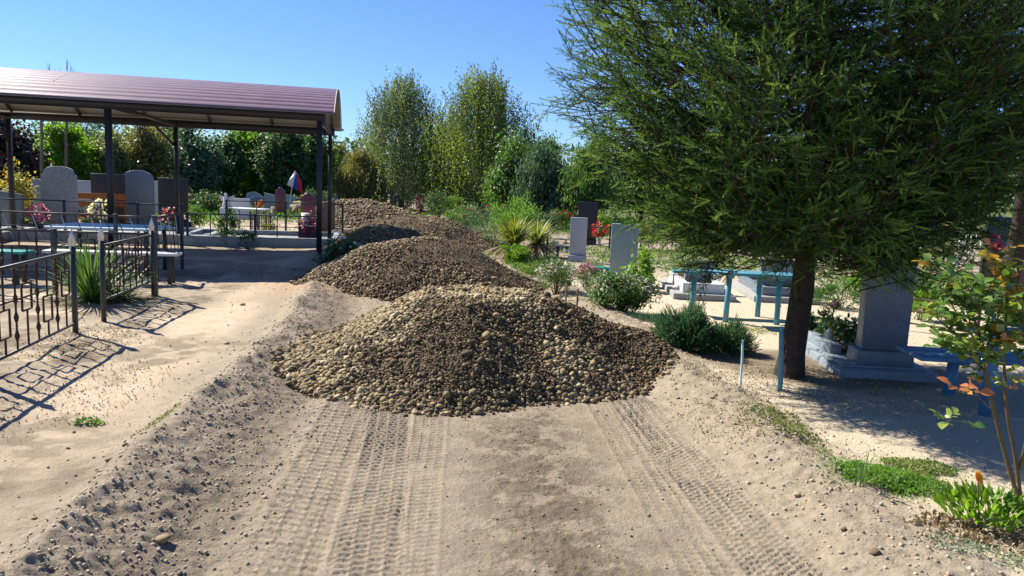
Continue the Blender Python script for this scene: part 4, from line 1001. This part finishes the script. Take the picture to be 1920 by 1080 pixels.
L_ = [
 (966, 494, 58, 36, 'bright', 'bright green bushy clump in front of the yellow sword plants', .05, 2600, None, 0, 0, 'up'),
 (965, 460, 100, 88, 'feather', 'tall feathery asparagus-like clump behind the yellow sword plants', .06, 5200, None, 0, 0, 'up'),
 (905, 446, 100, 50, 'blue', 'blue-green low bush left of the feathery clump', .06, 2200, None, 0, 0, 'up'),
 (925, 470, 60, 26, 'silver', 'greyish grassy clump at the edge of the gravel heap', .07, 1100, None, 0, 0, 'up'),
 (860, 424, 70, 40, 'mid', 'green bush with a few red roses behind the third heap', .06, 1700, 'red', 5, .05, 'random'),
 (905, 422, 60, 42, 'blue', 'blue-green bush with pinkish seed heads', .06, 1500, 'pink', 7, .04, 'random'),
 (820, 412, 60, 60, 'dark', 'dark rose bush beside the red plant', .07, 2000, None, 0, 0, 'random'),
 (788, 408, 24, 42, 'plum', 'reddish dark plant with scarlet blooms at the heap top', .06, 700, 'red', 12, .06, 'random'),
 (760, 400, 50, 40, 'blue', 'blue-green bush between the water pump and the red plant', .08, 1500, None, 0, 0, 'up'),
 (710, 392, 40, 34, 'olive', 'round yellow-green bush at the road end', .08, 1400, None, 0, 0, 'random'),
 (985, 416, 60, 44, 'mid', 'green bush with rusty flowers behind the feathery clump', .07, 1500, 'orange', 8, .05, 'random'),
 (945, 404, 80, 44, 'tan', 'dry brownish bush below the right birch', .08, 1600, None, 0, 0, 'random'),
 (1050, 432, 60, 42, 'mid', 'green flower bed with scarlet blooms right of the sword plants', .06, 1500, 'red', 16, .06, 'random'),
 (1030, 470, 50, 20, 'dark', 'low dark plant under the sword leaves', .05, 600, None, 0, 0, 'random'),
 (1128, 448, 40, 50, 'bright', 'light green bush behind the scarlet flowers', .06, 1200, None, 0, 0, 'random'),
 (655, 414, 55, 26, 'mid', 'low green clump right of the canopy, before the sandy bank', .05, 1500, None, 0, 0, 'up'),
 (682, 418, 22, 24, 'silver', 'pale silvery leaf rosette on the sandy bank', .12, 160, None, 0, 0, 'random'),
 (640, 492, 70, 50, 'dark', 'dark leafy plant in the shade at the canopy end post', .07, 1000, 'white', 8, .05, 'random'),
 (655, 470, 40, 44, 'olive', 'thin yellow-green weed on the bank beside the canopy post', .05, 420, None, 0, 0, 'up'),
 (610, 500, 50, 28, 'silver', 'pale spotted leaves at the foot of the canopy post', .09, 160, None, 0, 0, 'random'),
 (425, 462, 46, 72, 'dark', 'tall dark spindly shrub in front of the navy fence', .07, 900, None, 0, 0, 'up'),
 (465, 470, 44, 36, 'dark', 'low dark weed right of the spindly shrub', .06, 400, None, 0, 0, 'up'),
 (375, 428, 46, 34, 'bright', 'bright weeds behind the navy fence at left', .07, 900, None, 0, 0, 'up'),
 (505, 440, 30, 26, 'olive', 'olive tuft by the small picket fence', .06, 400, None, 0, 0, 'up'),
 (400, 402, 70, 50, 'dark', 'dark bush between the black headstone and the statue', .09, 1500, None, 0, 0, 'random'),
 (600, 398, 70, 44, 'blue', 'blue-green bushes behind the dark brown headstone', .09, 1500, None, 0, 0, 'random'),
 (470, 384, 60, 34, 'bright', 'light green bush behind the wavy headstone', .09, 1100, None, 0, 0, 'random'),
 (1042, 550, 96, 66, 'mid', 'bushy bed of small lilac daisies beside the right-hand path', .03, 5200, 'lilac+white', 110, .018, 'up'),
 (1098, 545, 56, 54, 'silver', 'pink-flowering plants left of the big green-grey headstone', .03, 2600, 'pink+lilac', 70, .026, 'up'),
 (1165, 584, 142, 76, 'mid', 'large leafy flower bed in front of the big green-grey headstone', .036, 9000, 'white+lilac', 110, .016, 'random'),
 (1130, 572, 70, 56, 'silver', 'pale silvery edge of the flower bed', .03, 2200, 'white', 40, .014, 'up'),
 (880, 432, 70, 40, 'mid', 'leafy green plants along the edge of the third heap', .06, 2000, 'red', 6, .05, 'random'),
 (845, 412, 60, 44, 'bright', 'light green leafy clump below the right birch', .07, 1500, None, 0, 0, 'random'),
 (912, 456, 70, 34, 'silver', 'silvery green grass clump between the heap and the feathery clump', .07, 1700, None, 0, 0, 'up'),
 (938, 430, 60, 50, 'mid', 'tall green weeds left of the feathery clump', .06, 1800, 'pink', 8, .05, 'up'),
 (1022, 446, 60, 48, 'dark', 'dark green shrub behind the right sword plant', .06, 1500, None, 0, 0, 'random'),
 (1070, 424, 70, 44, 'mid', 'green shrub with red blooms behind the black headstone', .06, 1500, 'red', 12, .06, 'random'),
 (1150, 440, 70, 60, 'mid', 'green shrub behind the big green-grey headstone', .06, 1900, None, 0, 0, 'random'),
 (1205, 470, 70, 60, 'olive', 'olive shrub right of the big green-grey headstone, under the branches', .06, 1500, None, 0, 0, 'random'),
 (1250, 440, 90, 70, 'mid', 'green shrub far behind the small white grave', .07, 1700, None, 0, 0, 'random'),
 (1110, 520, 46, 34, 'silver', 'pale grassy clump left of the big green-grey headstone', .04, 1100, 'lilac', 12, .02, 'up'),
 (1000, 520, 50, 24, 'grass', 'low yellowish grass clump left of the lilac daisies', .04, 900, None, 0, 0, 'up'),
 (1640, 545, 60, 60, 'mid', 'green bush left of the tall blue-grey memorial', .05, 1500, None, 0, 0, 'random'),
 (1200, 545, 64, 72, 'bright', 'large-leaved green plant right of the big green-grey headstone', .085, 520, None, 0, 0, 'random'),
 (1570, 578, 110, 56, 'mid', 'green weeds behind the grave in the shade of the spruce', .04, 2600, None, 0, 0, 'up'),
 (1600, 566, 60, 50, 'bright', 'fresh green weeds behind the weeds by the tall grey memorial', .05, 1300, None, 0, 0, 'up'),
 (1725, 600, 80, 55, 'bright', 'bright grass clump right of the tall grey memorial', .05, 2600, None, 0, 0, 'up'),
 (1722, 560, 90, 50, 'mid', 'green bush behind the bright grass clump', .05, 1600, None, 0, 0, 'random'),
 (1900, 610, 90, 70, 'mid', 'green bush at the right edge behind the blue table', .05, 2000, None, 0, 0, 'random'),
]
for a_ in L_:
    shrub(a_[0], a_[1], a_[2], a_[3], a_[4], a_[5], leaf=a_[6], n=a_[7], flowers=a_[8], fn=a_[9] or 1, fs=a_[10], mode=a_[11], w=.35 if a_[11] == 'up' else .6, clumps=40 if a_[7] > 3000 else 20)
# low needle bush: many upright feathery sprigs
def juniper(px, py, wpx, hpx, label, kind='juniper', n=520, L=.13):
    p, W_, H_ = sized(px, py, wpx, hpx); sd = nseed(); r = np.random.default_rng(sd); rt = empty('needle_bush', p, 0, label, 'shrub')
    q = unit(r.normal(size=(n, 3))); q[:, 2] = np.abs(q[:, 2]); rad = r.uniform(.35, 1, (n, 1))**.5
    pos = q*rad*np.array([W_/2, W_*.32, H_*.8])*(1+.15*np.sin(q[:, :1]*7)); pos[:, 1] += 0
    d = unit(q*1.2+np.array([0, 0, .55])+r.normal(size=(n, 3))*.4)
    vv, ff = inst(SH, SHF, pos, d, L*r.uniform(.7, 1.3, n)); G().add(vv, ff, np.repeat(r.random(n), len(SHF))).obj('foliage', LM[kind], rt)
    g = G()
    for i in range(0, n, 8): g.tube([(0, 0, 0), tuple(pos[i]*.5+np.array([0, 0, .02])), tuple(pos[i])], [.008, .005, .002], 4)
    g.obj('stems', m_stem, rt)
juniper(1285, 655, 116, 92, 'low feathery green bush left of the spruce trunk', n=1700, L=.10)
juniper(1365, 660, 90, 60, 'darker half of the low feathery bush, nearest the spruce trunk', 'juniper', 1000, .10)
juniper(1210, 604, 44, 12, 'cut conifer twig lying on the gravel path', 'juniper', 60, .10)
# two stakes, blue stakes
def stake(px, py, h, r_, mat, label, cat='stake', lean=(0, 0), group=None):
    p = P(px, py); g = G(); m = 8
    zz = np.linspace(-.1, h, m); g.tube(np.c_[lean[0]*zz+.004*np.sin(zz*9), lean[1]*zz, zz], r_*(1-.12*np.linspace(0, 1, m)), 8)
    rt = empty('stake', p, 0, label, cat, group); g.obj('shaft', mat, rt)
    G().lathe([(r_*.88, h-.004), (r_*1.06, h+.002), (r_*.9, h+.012), (0.001, h+.016)], (lean[0]*h, lean[1]*h, 0), 8).obj('head', mat, rt)
stake(1061, 560, .23, .012, m_woodd, 'thin wooden stake by the lilac daisies')
stake(1081, 580, .25, .014, m_woodd, 'wooden stake nearer the path by the flower bed')
stake(1388, 722, .37, .011, m_paleblue, 'thin pale metal stake in the spruce shade', lean=(-.03, 0))
stake(1462, 732, .52, .022, m_blue, 'turquoise metal stake right in front of the spruce trunk', lean=(-.05, .02))

# ---------------------------------------------------------------- right-hand graves
def placed_bench(c, L, dep, H_, mat, label, rz, name='garden_bench', cat='bench', legr=.035, legs=2, ov=.22, splay=.03):
    rt = empty(name, c, rz, label, cat); z = H_
    nb = 2
    for k in range(nb): G().box((0, (k-.5)*dep/nb*1.02, z-.035), (L, dep/nb*.96, .035)).obj('board', mat, rt, bevel=.004)
    for s in (-1, 1):
        lg = G().tube([(s*(L/2-ov)+s*splay*.3, 0, -.05), (s*(L/2-ov), 0, z-.037)], legr, 12).obj('leg', mat, rt, smooth=True)
        G().box((s*(L/2-ov), 0, z-.07), (.05, dep*.85, .033)).obj('crosspiece', mat, rt)
    return rt
a_ = at(1262, 518, .60); b_ = at(1462, 524, .60)
p = P(1350, 592); placed_bench((2.82, 9.75, 0), 1.45, .24, .575, m_blue, 'long turquoise bench on round legs seen under the spruce', R_(-2), ov=.30)
placed_bench((3.0, 9.2, 0), .95, .38, .64, m_blue, 'higher turquoise bench nearer the spruce trunk', R_(-4), name='garden_bench', cat='bench', ov=.17)
# small white grave with orange flowers
def slabgrave(cx, cy, W_, L, h, mat, label, rz=0.0, step=.09, plat=None):
    rt = empty('grave_plinth', (cx, cy, gz(cx, cy)), rz, label, 'grave plinth')
    G().box((0, 0, -.06), (W_+.3, L+.3, step+.06)).obj('platform', plat or m_conc, rt, bevel=.006)
    th = .09
    for (x, y, a, b_) in ((0, -L/2+th/2, W_, th), (0, L/2-th/2, W_, th), (-W_/2+th/2, 0, th, L-2*th), (W_/2-th/2, 0, th, L-2*th)):
        G().box((x, y, step-.002), (a, b_, h)).obj('kerb_side', mat, rt, bevel=.005)
    G().box((0, 0, step-.002), (W_-2*th, L-2*th, h*.55)).obj('bed', m_soil, rt)
    return rt
m_soil = pmat('dark_soil', (.07, .05, .035), (.12, .09, .06), 30, .95, .01, 70)
slabgrave(2.93, 11.9, .62, 1.55, .15, m_white, 'small white kerbed grave with orange flowers', R_(-4))
headstone(1308, 548, 52, 60, 'rect', m_granite, 'grey headstone on the small white kerbed grave', rz=-.07, th=.1, plinth=.16)
bouquet(1270, 538, 26, 26, 'orange+yellow', 'orange flowers on the small white grave', 26, .045)
bouquet(1266, 528, 16, 26, 'pink+red', 'pink flowers at the back of the small white grave', 14, .04)
slabgrave(4.3, 12.0, .9, 1.6, .13, m_granite_b, 'dark blue-grey kerbed grave behind the spruce trunk', R_(-4))
headstone(1452, 560, 62, 74, 'rect', m_granite_b, 'dark grey headstone behind the turquoise benches', rz=-.07, th=.1, plinth=.14)
p = P(1130, 530); table(0, 0, 0, 0, m_teal, 'green low bench left of the big green-grey headstone', name='garden_bench', cat='bench', dep=.22, rz=0, p=P(1132, 524), W_=.36, H_=.22)
table(0, 0, 0, 0, m_granite_l, 'small stone bench left of the slim grey headstone', name='garden_bench', cat='bench', dep=.25, rz=0, p=P(1058, 484), W_=.55, H_=.3, legm=m_post)
# tall memorial in the foreground of the right side
rt = empty('grave_plinth', (3.45, 7.42, gz(3.4, 7.2)-.04), R_(-3), 'stepped blue-grey grave plinth with tiled rim right of the spruce trunk', 'grave plinth')
G().box((0, 0, -.08), (.86, 1.78, .20)).obj('platform', m_lblue, rt, bevel=.008)
G().box((0, .02, .12), (.74, 1.62, .018)).obj('tiled_top', m_lblue, rt, bevel=.003)
for (x, y, a, b_) in ((-.27, .22, .11, 1.1), (.27, .22, .11, 1.1), (0, .72, .43, .11)): G().box((x, y, .138), (a, b_, .09)).obj('rim', m_lblue, rt, bevel=.006)
G().box((0, .2, .139), (.43, .93, .06)).obj('bed', m_soil, rt)
mm, _, _, _ = None, 0, 0, 0
rt = empty('headstone', (3.44, 6.80, gz(3.4, 7.2)+.0975), R_(-3), 'tall blue-grey memorial rising into the spruce branches', 'headstone')
G().box((0, 0, 0), (.52, .25, .13), top=(.96, .96)).obj('plinth', m_granite_b, rt, bevel=.006)
G().prism([(-.205, .131), (.205, .131), (.215, 1.34), (-.215, 1.34)], -.07, .07).obj('slab', m_granite_b, rt, bevel=.006)
def bed_plants(rt_label):
    r = np.random.default_rng(12); rt = empty('bed_plants', (3.47, 7.72, .2), 0, rt_label, 'plants')
    V, F, T = cloud(1500, (0, 0, .03), (.2, .5, .07), .05, .5, 'random', 30, .25, .2, 31); V[:, 2] = np.maximum(V[:, 2], -.01); G().add(V, F, T).obj('foliage', LM['dark'], rt)
bed_plants('dark green creeping plants inside the blue-grey grave rim')
bouquet(1552, 645, 60, 92, 'lilac+white', 'faded lilac and white artificial bouquet on the blue-grey grave', 22, .06, m_white, Y=7.5)
bouquet(1588, 650, 46, 62, 'white+silver' if 'silver' in LM else 'white', 'grey-green bouquet next to the faded lilac one', 18, .05, m_white, Y=7.35)
bouquet(1512, 632, 30, 50, 'silver', 'small pale round plant beside the trunk on the blue-grey grave', 20, .05, m_white, Y=7.9)
# right blue bench, table
placed_bench((4.15, 6.12, 0), 1.6, .46, .35, m_bluer, 'bright blue bench at the right edge near the rose bush', R_(-3), ov=.38, legr=.045)
placed_bench((4.12, 5.5, 0), 1.25, .42, .66, m_bluer, 'bright blue table in front of the blue bench at the right edge', R_(-3), name='garden_table', cat='table', ov=.15, legr=.045)
# black headstone back right, rubble, small white things
headstone(1876, 566, 84, 158, 'rect', m_black, 'tall black polished headstone at the right edge', rz=-.15, th=.1, plinth=.16)
headstone(1930, 570, 60, 190, 'rect', m_maroon, 'dark stone beside the black headstone, cut by the right edge', rz=-.15, th=.1, plinth=.16)
p, W_, H_ = sized(1800, 556, 70, 44)
rt = empty('stone_heap', p, 0, 'small heap of white and grey fieldstones on the grave behind the rose bush', 'stones'); g = G(); r = np.random.default_rng(5)
pos = r.normal(size=(70, 3))*np.array([W_*.25, .15, 0]); pos[:, 2] = H_*.6*np.exp(-(pos[:, 0]/(W_*.3))**2)*r.random(70)
stones(g, pos, np.full(70, .06), I1); g.obj('stones', m_white, rt)
kerb((p[0]-.1, p[1]+.2, 0), 1.7, .9, .14, pmat('terracotta_kerb', (.30, .14, .10), (.22, .10, .08), 15, .8), 'reddish kerb round the heap of white fieldstones', -.15, .6, .1, m_soil)
bouquet(1700, 540, 40, 40, 'pink+white', 'pink flowers behind the bright grass clump', 18, .05)

# ---------------------------------------------------------------- right foreground plants
def cover(cx_, cy_, W_, D_, n, kind, leaf, h, label, name='ground_cover', cat='ground cover', stuff=True, seed=3, fl=None):
    r = np.random.default_rng(seed); a_ = r.uniform(0, 6.28, n); q = (np.sqrt(r.random(n))*.9+.22*r.exponential(1, n)*(r.random(n) < .3))*(1+.18*np.sin(a_*3+seed)+.12*np.sin(a_*7))
    x = cx_+np.cos(a_)*q*W_/2; y = cy_+np.sin(a_)*q*D_/2
    hh = h*np.clip(1-q**2*.8, .08, 1)*r.random(n)**.5*(.6+.8*noise2(x, y, 9, seed)); z = ground_h(x, y, True)+np.maximum(hh, .004)
    d = unit(r.normal(size=(n, 3))*.8+np.array([0, 0, .8])); V, F = inst(LEAF4*np.array([.55, .8, 1]), LEAF4F, np.c_[x, y, z], d, leaf*r.uniform(.6, 1.3, n), up=unit(r.normal(size=(n, 3))))
    g = G().add(V, F, np.clip(noise2(x, y, 6, seed+3)*.8+.4*r.random(n)-.1, 0, 1))
    o = g.obj(name, LM[kind], tint=True)
    return tag(o, label, cat, kind='stuff')
p = P(1668, 905); cover(p[0], p[1], .66, .42, 7500, 'feather', .016, .055, 'dense mat of fresh green ground cover beside the rose bush')
p = P(1720, 880); cover(p[0], p[1], .45, .3, 2600, 'grass', .016, .045, 'darker right part of the green mat', seed=8)
p = P(1480, 800); cover(p[0], p[1], .35, 1.1, 700, 'olive', .022, .02, 'thin grass and weeds between path and shoulder', seed=5)
p = P(1840, 1040); cover(p[0], p[1], .6, .25, 600, 'silver', .018, .02, 'dusty weeds at the lower right corner', seed=6)
p = P(165, 795); cover(p[0], p[1], .2, .1, 220, 'grass', .02, .03, 'small tuft of weeds on the sand at left', seed=7)
p = P(290, 800); cover(p[0], p[1]+.1, .14, .5, 260, 'olive', .016, .015, 'dry weeds along the left slope of the ridge', seed=9)
p = P(1405, 620); cover(p[0], p[1], .6, .5, 600, 'olive', .02, .02, 'sparse weeds on the gravel by the turquoise benches', seed=10)
p = P(905, 470); cover(p[0]-.1, p[1]+.3, 1.3, 3.6, 5000, 'grass', .05, .10, 'pale grass fringe along the right side of the farther heaps', seed=11)
p = P(1010, 505); cover(p[0]-.2, p[1]+.6, .9, 2.6, 2600, 'grass', .04, .05, 'sparse yellowing grass before the sword plants', seed=12)
p = P(590, 520); cover(p[0]-.5, p[1]+.2, 1.9, 1.6, 1200, 'dead', .025, .02, 'dry reddish litter on the sand in front of the canopy', seed=13)
p = P(150, 640); cover(p[0], p[1], 1.0, 1.5, 900, 'dead', .02, .015, 'dry litter on the trampled soil by the fence posts', seed=14)
p = P(1400, 780); cover(p[0]+.15, p[1]-.1, .5, .9, 700, 'olive', .018, .02, 'weeds along the right shoulder in front of the stakes', seed=16)
p = P(1480, 730); cover(p[0]+.3, p[1]+.1, 2.2, 1.6, 3000, 'dead', .016, .008, 'brown needle litter on the soil under the spruce', seed=23)
p = P(1850, 1010); cover(p[0], p[1], .7, .4, 700, 'dead', .03, .012, 'dry leaf litter round the marigold clump', seed=24)
p = P(1350, 790); cover(p[0], p[1], .5, 1.2, 500, 'dead', .016, .008, 'bits of straw and dry leaves on the right shoulder', seed=25)
p = P(120, 760); cover(p[0], p[1]+.3, 1.0, 2.2, 900, 'dead', .018, .008, 'twigs and dry leaves on the hard ground at left', seed=26)
p = P(980, 540); cover(p[0]+.2, p[1]+1.2, .9, 3.2, 2200, 'silver', .03, .03, 'sparse grey-green weeds along the path edge beside the second heap', seed=27)
p = P(600, 405); cover(-11, 33, 16, 14, 16000, 'mid', .13, .25, 'mixed green growth between the far graves left of the road', seed=17)
cover(7, 30, 17, 16, 18000, 'mid', .12, .25, 'mixed green growth between the far graves right of the road', seed=18)
cover(3.6, 17.5, 5, 6, 7000, 'grass', .05, .08, 'straw and grass between the graves right of the path', seed=19)
cover(8.5, 13.5, 6, 6, 9000, 'mid', .05, .1, 'grass between the graves at far right', seed=20)
cover(-15.5, 24, 12, 9, 9000, 'mid', .08, .15, 'grass behind the headstones on the left', seed=21)
def spikes(px, py, L, n, label, w=.012):
    p = P(px, py); rt = empty('iris_shoots', p, 0, label, 'plant'); blades(n, L, w, (.0, .22), .15, .04, nseed()).obj('leaves', LM['yucca'], rt)
    blades(4, L*.5, w, (.8, 1.5), .6, .03, nseed()).obj('dead_leaves', LM['dead'], rt)
spikes(1608, 912, .21, 9, 'upright iris shoots at the left end of the green mat')
spikes(1566, 890, .12, 3, 'two thin dry shoots left of the iris shoots')
spikes(1690, 890, .12, 3, 'few thin shoots in the middle of the green mat')
spikes(1636, 742, .13, 4, 'thin grass shoots in the spruce shade')
# marigold clump: lance leaves, yellow blooms
def marigold(px, py, label):
    p = P(px, py); r = np.random.default_rng(21); rt = empty('marigold_plant', p, 0, label, 'flower plant')
    g = G(); n = 420; a_ = r.uniform(0, 6.28, n); rad = .19*np.sqrt(r.random(n))
    pos = np.c_[np.cos(a_)*rad*1.15, np.sin(a_)*rad*.9, .02+.13*r.random(n)*(1-rad*2.5)+.02]
    d = unit(np.c_[np.cos(a_)*.8, np.sin(a_)*.8, .7+.5*r.random(n)]+r.normal(size=(n, 3))*.3)
    V, F = inst(BLEAF*np.array([.32, .5, 1]), BLEAFF, pos, d, .062*r.uniform(.6, 1.25, n), up=unit(r.normal(size=(n, 3))*.5+np.array([0, 0, 1.]))); g.add(V, F, np.repeat(r.random(n), len(BLEAFF)))
    g.obj('foliage', LM['bright'], rt, smooth=True)
    fp = np.array([[-.09, -.03, .26], [.16, -.10, .20]])
    for q1 in fp: petals(1, q1[None], .036, 3, 12, .3).obj('flower', LM['yellow'], rt)
    g = G()
    for f in fp: g.tube([(f[0]*.5, f[1]*.5, .02), tuple(f)], .003, 5)
    g.obj('stems', m_stem, rt)
    blades(40, .16, .006, (1.0, 1.6), .5, .1, 44).obj('dead_leaves', LM['dead'], rt)
marigold(1848, 985, 'leafy green marigold clump with two yellow blooms at the lower right')
# rose bush in the right foreground
def rose():
    b0 = P(1912, 948); r = np.random.default_rng(33); Yr = b0[1]
    rt = empty('rose_bush', b0, 0, 'young rose bush with green, yellow and coppery leaves in the right foreground', 'rose bush')
    def w3(px, py, dy=0): q = atY(px, py, Yr+dy); return q-b0
    stems = [([(1912, 948), (1890, 870), (1868, 790), (1850, 700), (1842, 640), (1812, 560), (1790, 520)], .013, 0),
             ([(1915, 946), (1905, 860), (1888, 780), (1882, 690), (1885, 610), (1890, 540), (1880, 490)], .011, .06),
             ([(1868, 790), (1852, 730), (1846, 660), (1870, 600), (1880, 560)], .008, -.05),
             ([(1850, 700), (1815, 650), (1775, 610), (1748, 590)], .005, -.08), ([(1846, 660), (1800, 600), (1768, 540), (1755, 500)], .005, .05),
             ([(1912, 880), (1935, 780), (1930, 690), (1915, 600), (1905, 520)], .009, .02),
             ([(1862, 770), (1830, 740), (1795, 735)], .004, -.12), ([(1880, 830), (1840, 800), (1812, 792), (1775, 788)], .003, -.1),
             ([(1842, 640), (1862, 560), (1868, 470)], .005, .1), ([(1930, 690), (1960, 600), (1965, 520)], .006, .1),
             ([(1850, 700), (1820, 670), (1790, 655), (1762, 650)], .004, .12), ([(1842, 640), (1820, 610), (1810, 575), (1822, 540)], .004, -.12), ([(1846, 660), (1880, 640), (1905, 640)], .004, -.15)]
    PT = []
    for k, (pl, rd, dy) in enumerate(stems):
        q = np.array([w3(x, y, dy*(i/(len(pl)-1))*1.0) for i, (x, y) in enumerate(pl)])
        tt = np.linspace(0, len(q)-1, 22); qq = np.c_[[np.interp(tt, np.arange(len(q)), q[:, c]) for c in range(3)]].T
        qq[1:-1] = (qq[:-2]+qq[1:-1]+qq[2:])/3
        g = G().tube(qq, rd*(1-.6*np.linspace(0, 1, 22)), 8)
        for j in range(3, 21): # thorns
            a_ = r.uniform(0, 6.28); d_ = np.array([math.cos(a_), math.sin(a_), -.2]); g.tube([qq[j], qq[j]+d_*(rd+.008)], [.0025, .0003], 4, cap=False)
        g.obj('stem', m_stem, rt, smooth=True)
        for j in range(2 if k in (6, 7) else 9, 22): PT.append((qq[j], j/21., k))
    g = G(); gs = G(); pos = []; dd = []; sc = []; ti = []; up = []
    for (q, f, k) in PT:
        if k in (6, 7) and f < .85: continue
        zt = q[2]+b0[2]
        if zt < .62 and k not in (6, 7): continue
        for _ in range(2 if k not in (6, 7) else 1):
            a_ = r.uniform(0, 6.28); d_ = unit(np.array([math.cos(a_), math.sin(a_)*.8, .45+.3*r.normal()])); l = r.uniform(.05, .10); e = q+d_*l
            g.tube([q, q+d_*l*.5+np.array([0, 0, .006]), e], .0013, 4, cap=False, t=.35)
            s_ = unit(np.cross(d_, [0, 0, 1.]))
            warm = np.clip((zt-1.1)/.35, 0, 1)*r.random()+.35*(q[0] > w3(1850, 600)[0])*r.random()
            base = .05+.38*r.random() if r.random() > warm*1.15 else .5+.5*r.random()
            if k == 6: base = .97
            for (uu, sd, ss) in ((1, 0, 1.15), (.75, 1, .9), (.75, -1, .9), (.4, 1, .75), (.4, -1, .75)):
                if r.random() < .12: continue
                pos.append(q+(e-q)*uu); dd.append(unit(d_*(1 if sd == 0 else .45)+s_*sd*.9+np.array([0, 0, -.15])+r.normal(size=3)*.12)); sc.append(.05*ss*r.uniform(.8, 1.2)); ti.append(np.clip(base+.07*r.normal(), 0, 1)); up.append(unit(np.array([0, -.35, 1.])+r.normal(size=3)*.45))
    V, F = inst(BLEAF*np.array([.72, .9, 1]), BLEAFF, np.array(pos), np.array(dd), np.array(sc), up=np.array(up)); g.add(V, F, np.repeat(ti, len(BLEAFF)))
    g.obj('leaves', LM['rose'], rt, smooth=True)
    petals(0, np.array([w3(1870, 462, .1), w3(1866, 446, .1)]), .035, 8, 5, .8).obj('red_bloom', LM['maroonf'], rt)
rose()
